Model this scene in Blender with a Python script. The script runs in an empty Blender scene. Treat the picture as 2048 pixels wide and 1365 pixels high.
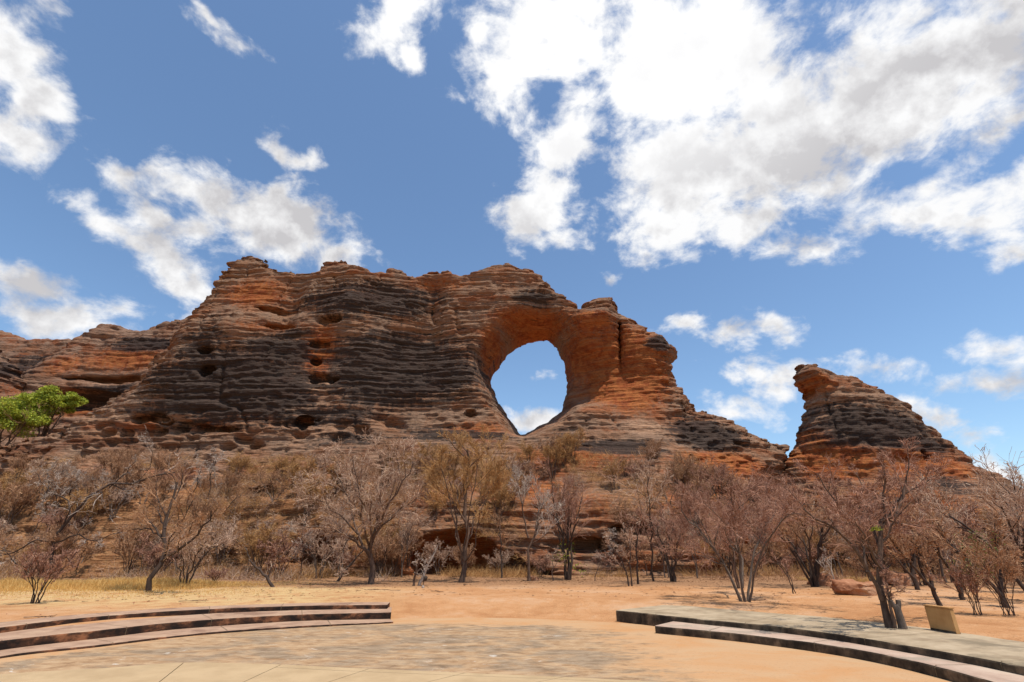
import bpy, math, random
import numpy as np
from mathutils import Vector
from mathutils.bvhtree import BVHTree

SC = bpy.context.scene
COL = SC.collection
rng = np.random.default_rng(7)
R = math.radians

# ------------------------------------------------------------------ camera
EYE = 2.0
TILT = R(22.9)
LENS_PX = 1000.0
cam_d = bpy.data.cameras.new("camera")
cam_d.sensor_width = 36.0
cam_d.lens = 36.0 * LENS_PX / 2048.0
cam_d.clip_start = 0.1
cam_d.clip_end = 6000
cam = bpy.data.objects.new("camera", cam_d)
cam.location = (0, 0, EYE)
cam.rotation_euler = (R(90) + TILT, 0, 0)
COL.objects.link(cam)
SC.camera = cam

SC.view_settings.view_transform = 'Standard'
SC.view_settings.look = 'None'
SC.view_settings.exposure = 0.1
SC.view_settings.gamma = 1.0
SC.cycles.max_bounces = 6
SC.cycles.diffuse_bounces = 3
SC.cycles.glossy_bounces = 2
SC.cycles.transmission_bounces = 2
SC.cycles.transparent_max_bounces = 4
SC.cycles.caustics_reflective = False
SC.cycles.caustics_refractive = False

SUN_EL, SUN_AZ = R(72), R(132)          # azimuth from +Y towards +X
SUN_DIR = Vector((math.sin(SUN_AZ) * math.cos(SUN_EL), math.cos(SUN_AZ) * math.cos(SUN_EL), math.sin(SUN_EL)))
sun_d = bpy.data.lights.new("sun", 'SUN')
sun_d.energy = 4.6
sun_d.angle = R(0.5)
sun_d.color = (1.0, 0.95, 0.88)
sun = bpy.data.objects.new("sun", sun_d)
sun.rotation_euler = SUN_DIR.to_track_quat('Z', 'Y').to_euler()
sun.location = (0, 0, 120)
COL.objects.link(sun)


def sight(px, py):
    """direction of a survey sighting taken from the viewpoint (photo pixels)"""
    u = (px - 1024) / LENS_PX
    v = -(py - 682.5) / LENS_PX
    return np.array([u, math.cos(TILT) - v * math.sin(TILT), math.sin(TILT) + v * math.cos(TILT)])


def on_level(px, py, z=0.0):
    d = sight(px, py)
    t = (z - EYE) / d[2]
    return d[0] * t, d[1] * t


def at_depth(px, py, y):
    d = sight(px, py)
    t = y / d[1]
    return d[0] * t, EYE + d[2] * t


# ------------------------------------------------------------------ node helpers
class NT:
    def __init__(self, tree):
        self.t = tree
        self.n = tree.nodes
        self.l = tree.links

    def new(self, kind, **kw):
        n = self.n.new(kind)
        for k, v in kw.items():
            setattr(n, k, v)
        return n

    def link(self, a, b):
        self.l.new(a, b)

    def put(self, sock, v):
        if hasattr(v, 'links') or isinstance(v, bpy.types.NodeSocket):
            self.l.new(v, sock)
        else:
            sock.default_value = v

    def math(self, op, a, b=0.0, c=0.0, clamp=False):
        n = self.new('ShaderNodeMath', operation=op, use_clamp=clamp)
        self.put(n.inputs[0], a)
        self.put(n.inputs[1], b)
        self.put(n.inputs[2], c)
        return n.outputs[0]

    def vmath(self, op, a, b=None, scale=None):
        n = self.new('ShaderNodeVectorMath', operation=op)
        self.put(n.inputs[0], a)
        if b is not None:
            self.put(n.inputs[1], b)
        if scale is not None:
            self.put(n.inputs['Scale'], scale)
        return n.outputs['Value' if op in ('LENGTH', 'DOT_PRODUCT', 'DISTANCE') else 'Vector']

    def noise(self, vec, scale, detail=4.0, rough=0.55, dist=0.0, out='Fac'):
        n = self.new('ShaderNodeTexNoise')
        if vec is not None:
            self.l.new(vec, n.inputs['Vector'])
        n.inputs['Scale'].default_value = scale
        n.inputs['Detail'].default_value = detail
        n.inputs['Roughness'].default_value = rough
        n.inputs['Distortion'].default_value = dist
        return n.outputs[out]

    def smooth(self, v, a, b, lo=0.0, hi=1.0):
        n = self.new('ShaderNodeMapRange', interpolation_type='SMOOTHSTEP')
        self.put(n.inputs[0], v)
        n.inputs[1].default_value = a
        n.inputs[2].default_value = b
        n.inputs[3].default_value = lo
        n.inputs[4].default_value = hi
        return n.outputs[0]

    def mix(self, f, a, b, mode='MIX'):
        n = self.new('ShaderNodeMix', data_type='RGBA', blend_type=mode)
        self.put(n.inputs[0], f)
        for s, v in ((6, a), (7, b)):
            if isinstance(v, tuple):
                n.inputs[s].default_value = (v[0], v[1], v[2], 1)
            else:
                self.l.new(v, n.inputs[s])
        return n.outputs[2]

    def ramp(self, f, stops, interp='LINEAR'):
        n = self.new('ShaderNodeValToRGB')
        n.color_ramp.interpolation = interp
        e = n.color_ramp.elements
        while len(e) < len(stops):
            e.new(0.5)
        for el, (p, c) in zip(e, stops):
            el.position = p
            el.color = (c[0], c[1], c[2], 1)
        self.put(n.inputs[0], f)
        return n.outputs[0]


# ------------------------------------------------------------------ world: sky and drifting cumulus
# cloud masses as seen in the sky: photo position, half sizes, tilt
CLOUDS = [
    (10, 90, 95, 110, 30), (70, 195, 105, 75, 38), (20, 275, 120, 62, 12), (115, 210, 50, 38, 40),
    (-120, 180, 160, 160, 20),
    (255, 350, 85, 36, 24), (330, 385, 120, 52, 22), (440, 425, 150, 70, 20), (560, 450, 150, 80, 22), (665, 515, 80, 42, 22),
    (320, 510, 120, 45, 32), (230, 455, 70, 22, 30), (390, 470, 95, 52, 25), (300, 430, 70, 36, 25), (375, 562, 52, 24, 12), (560, 395, 50, 50, 10),
    (562, 290, 34, 25, 15), (605, 306, 36, 17, 18),
    (492, 100, 88, 17, 33), (422, 44, 40, 9, 48),
    (775, 30, 62, 72, 20), (815, 90, 44, 26, 45),
    (60, 575, 100, 36, 4), (95, 640, 180, 45, 5), (150, 648, 130, 36, 4), (245, 605, 62, 22, 22), (398, 622, 32, 18, -25), (215, 660, 60, 22, 5),
    (1110, 60, 210, 130, 0), (1010, 150, 100, 80, 25), (1350, 130, 240, 170, 0), (1150, 270, 75, 105, 10),
    (1105, 385, 70, 66, -10), (1040, 430, 72, 44, 0), (1118, 490, 46, 18, 14), (960, 60, 44, 80, 10),
    (1380, 320, 215, 165, -20), (1560, 280, 250, 165, -22), (1760, 190, 260, 150, -24), (1960, 100, 220, 150, -20),
    (1330, 445, 110, 70, -20), (1290, 505, 42, 34, 20), (1590, 492, 92, 36, -4), (1480, 440, 110, 55, -15),
    (1800, 430, 125, 36, -12), (1950, 425, 150, 58, -25), (2020, 500, 84, 38, -14), (1850, 360, 130, 30, -28),
    (2000, 265, 100, 28, -35), (1450, 15, 110, 50, 0), (2080, 330, 80, 50, -30), (1250, -80, 400, 120, 0),
    (1452, 668, 52, 27, -4), (1560, 655, 52, 22, 18), (1520, 748, 88, 22, 8), (1562, 782, 50, 17, 10),
    (1775, 734, 86, 28, -6), (1455, 818, 86, 27, 10), (1880, 855, 95, 38, 8), (1950, 885, 110, 24, 6),
    (2010, 690, 95, 34, -8), (1990, 768, 108, 32, -4), (1990, 945, 110, 32, 0), (1358, 655, 38, 13, -4),
    (1220, 555, 20, 9, 0), (1070, 741, 27, 10, -6), (1055, 850, 55, 26, 10), (2030, 990, 90, 30, 0),
    (400, 640, 30, 22, -40), (1100, 900, 90, 20, 0), (-150, 600, 150, 60, 0), (2200, 600, 120, 50, -10), (2300, 150, 260, 160, -20),
]


def sky_angles(px, py):
    d = sight(px, py)
    d = d / np.linalg.norm(d)
    return np.array([math.atan2(d[0], d[1]), math.asin(d[2])])


def cloud_ellipse(px, py, rx, ry, tilt):
    c = sky_angles(px, py)
    J = np.stack([(sky_angles(px + 2, py) - sky_angles(px - 2, py)) / 4, (sky_angles(px, py + 2) - sky_angles(px, py - 2)) / 4], 1)
    a = R(tilt)
    A = np.array([[math.cos(a), -math.sin(a)], [math.sin(a), math.cos(a)]]) @ np.diag([rx, ry])
    U, S, _ = np.linalg.svd(J @ A)
    return c, math.atan2(U[1, 0], U[0, 0]), S


def build_world():
    g = bpy.data.node_groups.new("cloud_density", 'ShaderNodeTree')
    g.interface.new_socket("Vector", in_out='INPUT', socket_type='NodeSocketVector')
    g.interface.new_socket("Value", in_out='OUTPUT', socket_type='NodeSocketFloat')
    t = NT(g)
    gi = t.new('NodeGroupInput')
    go = t.new('NodeGroupOutput')
    d = gi.outputs[0]
    w1 = t.vmath('SCALE', t.vmath('SUBTRACT', t.noise(d, 7.0, 3.0, 0.55, 0.0, 'Color'), (0.5, 0.5, 0.5)), scale=0.07)
    d2 = t.vmath('ADD', d, w1)
    s = t.new('ShaderNodeSeparateXYZ')
    t.link(d2, s.inputs[0])
    az = t.math('ARCTAN2', s.outputs[0], s.outputs[1])
    el = t.math('ARCSINE', s.outputs[2])
    cxy = t.new('ShaderNodeCombineXYZ')
    t.link(az, cxy.inputs[0])
    t.link(el, cxy.inputs[1])
    L = None
    for b in CLOUDS:
        c, rot, S = cloud_ellipse(*b)
        m = t.new('ShaderNodeMapping', vector_type='TEXTURE')
        t.link(cxy.outputs[0], m.inputs['Vector'])
        m.inputs['Location'].default_value = (c[0], c[1], 0)
        m.inputs['Rotation'].default_value = (0, 0, rot)
        m.inputs['Scale'].default_value = (S[0] * 1.06, S[1] * 1.06, 1)
        k = min(1.25, max(0.34, (min(S) / 0.075) ** 0.5))      # small clouds are thinner and more frayed
        ln = t.math('MULTIPLY_ADD', t.vmath('LENGTH', m.outputs[0]), k, 1.0 - k)
        L = ln if L is None else t.math('SMOOTH_MIN', L, ln, 0.13)
    L = t.math('MINIMUM', L, 2.2)
    mp = t.new('ShaderNodeMapping')
    t.link(d, mp.inputs['Vector'])
    mp.inputs['Scale'].default_value = (1, 1, 1.45)
    wv = t.vmath('SCALE', t.vmath('SUBTRACT', t.noise(mp.outputs[0], 5.0, 2.0, 0.5, 0.0, 'Color'), (0.5, 0.5, 0.5)), scale=0.08)
    q = t.vmath('ADD', mp.outputs[0], wv)
    f = t.math('ADD', t.math('MULTIPLY', t.noise(q, 8.0, 11.0, 0.6), 0.62), t.math('MULTIPLY', t.noise(q, 21.0, 9.0, 0.6), 0.38))
    c = t.math('MULTIPLY_ADD', t.math('SUBTRACT', f, 0.5), 4.6, t.math('MULTIPLY', t.math('SUBTRACT', 1.0, L), 1.15))
    t.link(c, go.inputs[0])
    g.interface.new_socket('Bulk', in_out='OUTPUT', socket_type='NodeSocketFloat')
    fl = t.noise(mp.outputs[0], 5.5, 3.5, 0.5)
    t.link(t.math('MULTIPLY_ADD', t.math('SUBTRACT', fl, 0.5), 2.3, t.math('SUBTRACT', 1.0, L)), go.inputs[1])

    w = bpy.data.worlds.new("World")
    SC.world = w
    w.use_nodes = True
    nt = w.node_tree
    nt.nodes.clear()
    t = NT(nt)
    out = t.new('ShaderNodeOutputWorld')
    bg = t.new('ShaderNodeBackground')
    bg.inputs['Strength'].default_value = 0.1
    sky = t.new('ShaderNodeTexSky', sky_type='NISHITA')
    sky.sun_disc = False
    sky.sun_elevation = SUN_EL
    sky.sun_rotation = SUN_AZ
    sky.altitude = 300
    sky.air_density = 1.0
    sky.dust_density = 0.6
    sky.ozone_density = 2.0
    tc = t.new('ShaderNodeTexCoord')
    d = tc.outputs['Generated']

    def density(v):
        n = t.new('ShaderNodeGroup')
        n.node_tree = g
        t.link(v, n.inputs[0])
        return n.outputs
    sd = tuple(SUN_DIR)
    c0, bulk0 = density(d)
    up = t.vmath('ADD', d, (0.004, -0.006, 0.030))
    low0, low1 = t.noise(d, 6.0, 3.0, 0.5), t.noise(t.vmath('ADD', d, (0.006, -0.01, 0.07)), 6.0, 3.0, 0.5)
    mid0, mid1 = t.noise(d, 19.0, 6.0, 0.58), t.noise(up, 19.0, 6.0, 0.58)
    under = t.math('MULTIPLY', t.math('SUBTRACT', low1, low0), 2.2)       # denser cloud overhead: shaded underside
    relief = t.math('MULTIPLY', t.math('SUBTRACT', mid1, mid0), 2.4)
    alpha = t.smooth(c0, -0.16, 0.70)
    sh = t.math('ADD', t.smooth(bulk0, -0.2, 1.1, 0.0, 0.72), t.math('ADD', under, relief), clamp=True)
    nearsun = t.smooth(t.vmath('DOT_PRODUCT', d, (0.05, 0.40, 0.915)), 0.80, 0.99)
    shade = t.math('MULTIPLY', sh, t.math('MULTIPLY_ADD', nearsun, -0.75, 1.0))
    ccol = t.mix(shade, (9.2, 9.2, 9.25), (5.6, 5.5, 5.65))
    ccol = t.mix(t.math('MULTIPLY', nearsun, 0.5), ccol, (10.8, 10.8, 10.8))
    skyc = t.mix(1.0, sky.outputs[0], (1.42, 1.56, 1.60), 'MULTIPLY')
    res = t.mix(alpha, skyc, ccol)
    t.link(res, bg.inputs['Color'])
    t.link(bg.outputs[0], out.inputs[0])


build_world()


# ------------------------------------------------------------------ numeric noise
def _hash(ix, iy, iz, seed):
    h = (ix.astype(np.uint32) * np.uint32(374761393)) ^ (iy.astype(np.uint32) * np.uint32(668265263)) ^ (iz.astype(np.uint32) * np.uint32(2147483647)) ^ np.uint32(seed * 9176 + 77)
    h = (h ^ (h >> np.uint32(13))) * np.uint32(1274126177)
    h = (h ^ (h >> np.uint32(16))) * np.uint32(2246822519)
    h = h ^ (h >> np.uint32(15))
    return (h & np.uint32(0xFFFFFF)).astype(np.float32) / np.float32(16777216.0)


def vnoise(x, y, z, seed=0):
    x, y, z = np.broadcast_arrays(np.asarray(x, np.float32), np.asarray(y, np.float32), np.asarray(z, np.float32))
    fx, fy, fz = np.floor(x), np.floor(y), np.floor(z)
    ix, iy, iz = fx.astype(np.int32), fy.astype(np.int32), fz.astype(np.int32)
    u, v, w = x - fx, y - fy, z - fz
    u = u * u * (3 - 2 * u)
    v = v * v * (3 - 2 * v)
    w = w * w * (3 - 2 * w)
    r = 0
    for a in (0, 1):
        for b in (0, 1):
            for c in (0, 1):
                r = r + _hash(ix + a, iy + b, iz + c, seed) * (u if a else 1 - u) * (v if b else 1 - v) * (w if c else 1 - w)
    return r


def fbm(x, y, z, octaves=4, seed=0, gain=0.5):
    s, a, t = 0, 1.0, 0
    for i in range(octaves):
        k = 2.03 ** i
        s = s + a * vnoise(x * k + i * 7.3, y * k + i * 3.1, z * k + i * 5.7, seed + i)
        t += a
        a *= gain
    return s / t


def worley(x, y, z, seed=0):
    x, y, z = (np.asarray(v, np.float32) for v in (x, y, z))
    fx, fy, fz = np.floor(x), np.floor(y), np.floor(z)
    best = np.full(x.shape, 9.0, np.float32)
    sec = best.copy()
    for a in (-1, 0, 1):
        for b in (-1, 0, 1):
            for c in (-1, 0, 1):
                gx, gy, gz = fx + a, fy + b, fz + c
                i, j, k = gx.astype(np.int32), gy.astype(np.int32), gz.astype(np.int32)
                d = (gx + _hash(i, j, k, seed) - x) ** 2 + (gy + _hash(i, j, k, seed + 1) - y) ** 2 + (gz + _hash(i, j, k, seed + 2) - z) ** 2
                sec = np.minimum(sec, np.maximum(best, d))
                best = np.minimum(best, d)
    return np.sqrt(best), np.sqrt(sec)


def sstep(v, a, b):
    t = np.clip((v - a) / (b - a), 0, 1)
    return t * t * (3 - 2 * t)


# ------------------------------------------------------------------ object helpers
def mesh_from(name, V, Fc, mat, parent=None, smooth=True, mat_idx=None, attrs=None):
    """V (n,3); Fc (m,k) array or list of faces; links ONE mesh object"""
    me = bpy.data.meshes.new(name)
    V = np.asarray(V, np.float32)
    if isinstance(Fc, np.ndarray):
        k = Fc.shape[1]
        me.vertices.add(len(V))
        me.vertices.foreach_set('co', V.ravel())
        me.loops.add(Fc.size)
        me.loops.foreach_set('vertex_index', Fc.astype(np.int32).ravel())
        me.polygons.add(len(Fc))
        me.polygons.foreach_set('loop_start', np.arange(0, Fc.size, k, dtype=np.int32))
        me.polygons.foreach_set('loop_total', np.full(len(Fc), k, np.int32))
    else:
        me.from_pydata([tuple(map(float, v)) for v in V], [], [tuple(int(i) for i in f) for f in Fc])
    for m in (mat if isinstance(mat, (list, tuple)) else [mat]):
        me.materials.append(m)
    me.polygons.foreach_set('use_smooth', np.full(len(me.polygons), smooth, bool))
    if mat_idx is not None:
        me.polygons.foreach_set('material_index', np.asarray(mat_idx, np.int32))
    for k, v in (attrs or {}).items():
        if v.ndim == 1:
            a = me.attributes.new(k, 'FLOAT', 'POINT')
            a.data.foreach_set('value', v.astype(np.float32))
        else:
            a = me.attributes.new(k, 'FLOAT_VECTOR', 'POINT')
            a.data.foreach_set('vector', v.astype(np.float32).ravel())
    me.update(calc_edges=True)
    o = bpy.data.objects.new(name, me)
    COL.objects.link(o)
    if parent is not None:
        o.parent = parent
    return o


def tag(o, label=None, cat=None, group=None, kind=None):
    if label:
        o['label'] = label
    if cat:
        o['category'] = cat
    if group:
        o['group'] = group
    if kind:
        o['kind'] = kind
    return o


def empty(name, loc=(0, 0, 0), rz=0.0):
    o = bpy.data.objects.new(name, None)
    o.location = loc
    o.rotation_euler = (0, 0, rz)
    o.empty_display_size = 0.3
    COL.objects.link(o)
    return o


def principled(name, rough=0.9, spec=0.2):
    m = bpy.data.materials.new(name)
    m.use_nodes = True
    nt = m.node_tree
    b = nt.nodes['Principled BSDF']
    b.inputs['Roughness'].default_value = rough
    b.inputs['Specular IOR Level'].default_value = spec
    return m, NT(nt), b


def bump(t, b, h, strength=0.5, dist=0.1):
    n = t.new('ShaderNodeBump')
    n.inputs['Strength'].default_value = strength
    n.inputs['Distance'].default_value = dist
    t.link(h, n.inputs['Height'])
    t.link(n.outputs[0], b.inputs['Normal'])


# ------------------------------------------------------------------ materials
def rock_material(name, warm=1.0):
    m, t, b = principled(name, 0.92, 0.12)
    at = t.new('ShaderNodeAttribute', attribute_name='bed')
    bed = at.outputs['Vector']
    iron = t.new('ShaderNodeAttribute', attribute_name='iron').outputs['Fac']
    varn = t.new('ShaderNodeAttribute', attribute_name='varnish').outputs['Fac']
    pale = t.new('ShaderNodeAttribute', attribute_name='pale').outputs['Fac']
    geo = t.new('ShaderNodeNewGeometry').outputs['Position']
    n1 = t.noise(bed, 0.55, 5.0, 0.6)
    n2 = t.noise(bed, 2.3, 6.0, 0.65)
    n3 = t.noise(geo, 0.35, 5.0, 0.6)
    n4 = t.noise(geo, 2.6, 5.0, 0.65)
    mp = t.new('ShaderNodeMapping')
    t.link(geo, mp.inputs['Vector'])
    mp.inputs['Scale'].default_value = (1.2, 1.2, 0.16)
    streak = t.noise(mp.outputs[0], 1.3, 5.0, 0.6)
    base = t.ramp(n1, [(0.28, (0.17, 0.064, 0.03)), (0.42, (0.27, 0.122, 0.06)), (0.52, (0.34, 0.18, 0.10)), (0.62, (0.31, 0.108, 0.044)), (0.75, (0.21, 0.082, 0.038))])
    tan = t.ramp(n2, [(0.3, (0.17, 0.10, 0.064)), (0.5, (0.33, 0.20, 0.125)), (0.7, (0.25, 0.135, 0.08))])
    base = t.mix(t.smooth(n3, 0.38, 0.62), base, tan)
    nb = t.noise(geo, 0.9, 7.0, 0.68, 0.6)
    org = t.ramp(t.math('ADD', t.math('MULTIPLY', nb, 0.62), t.math('ADD', t.math('MULTIPLY', n2, 0.18), t.math('MULTIPLY', streak, 0.2))),
                 [(0.35, (0.19, 0.048, 0.018)), (0.46, (0.33, 0.09, 0.028)), (0.55, (0.43, 0.15, 0.045)), (0.63, (0.35, 0.10, 0.03)), (0.72, (0.46, 0.21, 0.09))])
    base = t.mix(t.smooth(t.math('ADD', iron, t.math('MULTIPLY', t.math('SUBTRACT', n4, 0.5), 0.8)), 0.28, 0.66), base, org)
    palec = t.ramp(n4, [(0.3, (0.36, 0.19, 0.105)), (0.7, (0.47, 0.285, 0.175))])
    base = t.mix(t.smooth(t.math('ADD', pale, t.math('MULTIPLY', t.math('SUBTRACT', n4, 0.5), 1.0)), 0.35, 0.8), base, palec)
    soil = t.new('ShaderNodeAttribute', attribute_name='soil').outputs['Fac']
    earth = t.ramp(n4, [(0.3, (0.17, 0.07, 0.028)), (0.5, (0.32, 0.145, 0.058)), (0.7, (0.42, 0.23, 0.105))])
    soilm = t.smooth(t.math('ADD', soil, t.math('MULTIPLY', t.math('SUBTRACT', t.math('ADD', t.math('MULTIPLY', n3, .6), t.math('MULTIPLY', n4, .4)), 0.5), 2.2)), 0.3, 0.7)
    # black and grey desert varnish: along beds and in water streaks
    v = t.math('ADD', t.math('MULTIPLY', n2, 0.62), t.math('ADD', t.math('MULTIPLY', n4, 0.26), t.math('MULTIPLY', streak, 0.26)))
    v = t.math('ADD', v, t.math('MULTIPLY', t.math('SUBTRACT', varn, 0.45), 0.44))
    dark = t.mix(n4, (0.026, 0.019, 0.016), (0.075, 0.055, 0.045))
    base = t.mix(t.smooth(v, 0.52, 0.62, 0.0, 0.9), base, dark)
    n5 = t.noise(bed, 7.5, 5.0, 0.72)
    n5 = t.math('MULTIPLY_ADD', t.math('SUBTRACT', n5, 0.5), t.math('MULTIPLY_ADD', iron, -0.65, 1.0), 0.5)
    base = t.mix(t.smooth(n5, 0.54, 0.63, 0.0, 0.8), base, (0.045, 0.028, 0.02))
    base = t.mix(t.smooth(n5, 0.41, 0.33, 0.0, 0.28), base, (0.36, 0.22, 0.14))
    base = t.mix(t.math('MULTIPLY', soilm, 0.85), base, earth)
    if warm != 1.0:
        base = t.mix(1.0, base, (warm, warm, warm * 1.05), 'MULTIPLY')
    t.link(base, b.inputs['Base Color'])
    h = t.math('ADD', t.math('MULTIPLY', n2, 1.3), t.math('ADD', t.math('MULTIPLY', n4, 0.5), t.math('ADD', t.noise(bed, 6.0, 4.0, 0.6), t.math('MULTIPLY', t.noise(bed, 15.0, 3.0, 0.6), 0.7))))
    bump(t, b, h, 1.0, 0.4)
    return m


M = {}
M['rock'] = rock_material('banded_sandstone')
M['rock_far'] = rock_material('far_sandstone', 0.95)


def mat_ground():
    m, t, b = principled('orange_sand', 0.95, 0.1)
    p = t.new('ShaderNodeNewGeometry').outputs['Position']
    lit = t.new('ShaderNodeAttribute', attribute_name='litter').outputs['Fac']
    dry = t.new('ShaderNodeAttribute', attribute_name='dry').outputs['Fac']
    n1 = t.noise(p, 0.22, 5.0, 0.6)
    n2 = t.noise(p, 1.6, 6.0, 0.65)
    n3 = t.noise(p, 14.0, 4.0, 0.7)
    c = t.ramp(t.math('ADD', t.math('MULTIPLY', n1, 0.6), t.math('MULTIPLY', n2, 0.4)),
               [(0.38, (0.40, 0.185, 0.076)), (0.5, (0.49, 0.25, 0.112)), (0.60, (0.53, 0.31, 0.17))])
    c = t.mix(t.math('MULTIPLY', dry, t.smooth(n2, 0.3, 0.6)), c, (0.54, 0.36, 0.165))
    lm = t.smooth(t.math('ADD', t.math('MULTIPLY', lit, 0.95), t.math('MULTIPLY', t.math('SUBTRACT', t.math('ADD', t.math('MULTIPLY', n2, 0.55), t.math('MULTIPLY', n3, 0.45)), 0.5), 1.7)), 0.25, 0.85)
    c = t.mix(lm, c, t.ramp(n3, [(0.35, (0.20, 0.10, 0.05)), (0.65, (0.40, 0.22, 0.11))]))
    c = t.mix(t.smooth(n3, 0.62, 0.72, 0.0, 0.35), c, (0.30, 0.14, 0.07))
    t.link(c, b.inputs['Base Color'])
    bump(t, b, t.math('ADD', n3, t.math('ADD', t.math('MULTIPLY', n2, 2.0), t.math('MULTIPLY', t.noise(p, 4.5, 4.0, 0.6), 1.5))), 0.8, 0.06)
    return m


def mat_plaza():
    m, t, b = principled('stained_concrete', 0.92, 0.15)
    p = t.new('ShaderNodeNewGeometry').outputs['Position']
    sand = t.new('ShaderNodeAttribute', attribute_name='sand').outputs['Fac']
    mp = t.new('ShaderNodeMapping')
    t.link(p, mp.inputs['Vector'])
    mp.inputs['Scale'].default_value = (0.75, 1.25, 1)
    q = mp.outputs[0]
    n1 = t.noise(q, 0.75, 8.0, 0.66, 0.9)
    n2 = t.noise(q, 3.2, 7.0, 0.7, 0.5)
    n3 = t.noise(q, 1.5, 9.0, 0.72, 1.0)
    n4 = t.noise(p, 18.0, 4.0, 0.7)
    c = t.ramp(n2, [(0.3, (0.20, 0.115, 0.06)), (0.45, (0.34, 0.205, 0.105)), (0.6, (0.43, 0.285, 0.16))])
    grey = t.ramp(n2, [(0.35, (0.165, 0.115, 0.072)), (0.65, (0.30, 0.225, 0.15))])
    c = t.mix(t.smooth(n1, 0.43, 0.59, 0, 0.75), c, grey)
    c = t.mix(t.smooth(n3, 0.60, 0.68, 0, 0.75), c, (0.56, 0.50, 0.42))
    s = t.smooth(t.math('ADD', sand, t.math('MULTIPLY', t.math('SUBTRACT', t.math('ADD', t.math('MULTIPLY', n3, 0.6), t.math('MULTIPLY', n2, 0.4)), 0.5), 2.4)), 0.30, 0.72)
    sc = t.ramp(n1, [(0.35, (0.46, 0.24, 0.103)), (0.6, (0.46, 0.285, 0.15))])
    c = t.mix(s, c, sc)
    c = t.mix(t.smooth(n4, 0.56, 0.70, 0, 0.45), c, (0.22, 0.13, 0.07))
    t.link(c, b.inputs['Base Color'])
    bump(t, b, t.math('ADD', n4, t.math('MULTIPLY', n2, 1.5)), 0.35, 0.015)
    return m


def mat_simple(name, stops, scale=3.0, rough=0.9, detail=5.0, bs=0.4, bd=0.02, stretch=(1, 1, 1), dark=None, darkr=(0.55, 0.65), local=True):
    m, t, b = principled(name, rough, 0.15)
    p = t.new('ShaderNodeTexCoord').outputs['Object'] if local else t.new('ShaderNodeNewGeometry').outputs['Position']
    mp = t.new('ShaderNodeMapping')
    t.link(p, mp.inputs['Vector'])
    mp.inputs['Scale'].default_value = stretch
    n = t.noise(mp.outputs[0], scale, detail, 0.62)
    c = t.ramp(n, stops)
    if dark:
        d = t.noise(mp.outputs[0], scale * 0.37, 6.0, 0.65, 0.3)
        c = t.mix(t.smooth(d, darkr[0], darkr[1]), c, dark)
    t.link(c, b.inputs['Base Color'])
    bump(t, b, t.noise(mp.outputs[0], scale * 4, 4.0, 0.65), bs, bd)
    return m


M['ground'] = mat_ground()
M['plaza'] = mat_plaza()
M['paving'] = mat_simple('tan_paving', [(0.35, (0.38, 0.26, 0.14)), (0.6, (0.45, 0.315, 0.175))], 1.2, dark=(0.33, 0.235, 0.13), darkr=(0.5, 0.7))
M['joint'] = mat_simple('dark_joint', [(0.3, (0.10, 0.07, 0.04)), (0.7, (0.2, 0.14, 0.08))], 6)
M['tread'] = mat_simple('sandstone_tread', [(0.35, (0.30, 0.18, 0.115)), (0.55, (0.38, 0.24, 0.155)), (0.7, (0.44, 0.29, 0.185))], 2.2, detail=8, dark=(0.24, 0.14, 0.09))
M['riser'] = mat_simple('stained_shaded_riser', [(0.42, (0.020, 0.013, 0.010)), (0.54, (0.07, 0.032, 0.018)), (0.66, (0.27, 0.11, 0.05))], 2.2, stretch=(1, 1, 1.6), detail=7)  # near black: real staining plus the risers' shade put into the colour
M['slab_top'] = mat_simple('grey_slab', [(0.33, (0.25, 0.18, 0.108)), (0.5, (0.36, 0.27, 0.17)), (0.68, (0.45, 0.345, 0.225))], 1.6, detail=7, dark=(0.21, 0.16, 0.10), darkr=(0.52, 0.66))
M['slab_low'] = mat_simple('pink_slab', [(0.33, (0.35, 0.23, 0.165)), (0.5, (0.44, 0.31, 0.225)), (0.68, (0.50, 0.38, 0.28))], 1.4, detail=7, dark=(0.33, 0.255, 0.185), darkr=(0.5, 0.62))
M['slab_riser'] = mat_simple('stained_shaded_slab_riser', [(0.38, (0.032, 0.024, 0.017)), (0.52, (0.085, 0.06, 0.038)), (0.68, (0.22, 0.15, 0.09))], 2.6, stretch=(1, 1, 0.8), detail=7)  # stains of the terrace risers, with their shade painted in as well
M['board'] = mat_simple('ochre_board', [(0.35, (0.44, 0.23, 0.085)), (0.6, (0.54, 0.30, 0.12))], 3.0, bs=0.2)
M['boulder'] = mat_simple('red_boulder', [(0.34, (0.22, 0.085, 0.04)), (0.5, (0.36, 0.16, 0.08)), (0.66, (0.42, 0.25, 0.15))], 1.3, detail=7, bs=0.8, bd=0.08, dark=(0.12, 0.07, 0.045), darkr=(0.58, 0.7))


def bark(name, lo, hi, scale=9.0):
    return mat_simple(name, [(0.3, lo), (0.7, hi)], scale, 0.85, 5.0, 0.7, 0.02, (1, 1, 0.35))


M['bark_dark'] = bark('dark_bark', (0.035, 0.024, 0.018), (0.095, 0.062, 0.045))
M['bark_brown'] = bark('brown_bark', (0.06, 0.036, 0.025), (0.17, 0.105, 0.07))
M['bark_grey'] = bark('grey_bark', (0.065, 0.047, 0.036), (0.20, 0.15, 0.115))
M['bark_pale'] = bark('pale_bark', (0.22, 0.165, 0.125), (0.46, 0.37, 0.29))
def twig(name, lo, hi, _=0):
    m, t, b = principled(name, 0.8, 0.2)
    r = t.new('ShaderNodeNewGeometry').outputs['Random Per Island']
    mid_c = tuple((a + c) / 2 for a, c in zip(lo, hi))
    c = t.ramp(r, [(0.0, lo), (0.45, mid_c), (0.8, hi), (1.0, tuple(min(.75, v * 1.55) for v in hi))])
    t.link(c, b.inputs['Base Color'])
    return m


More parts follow.
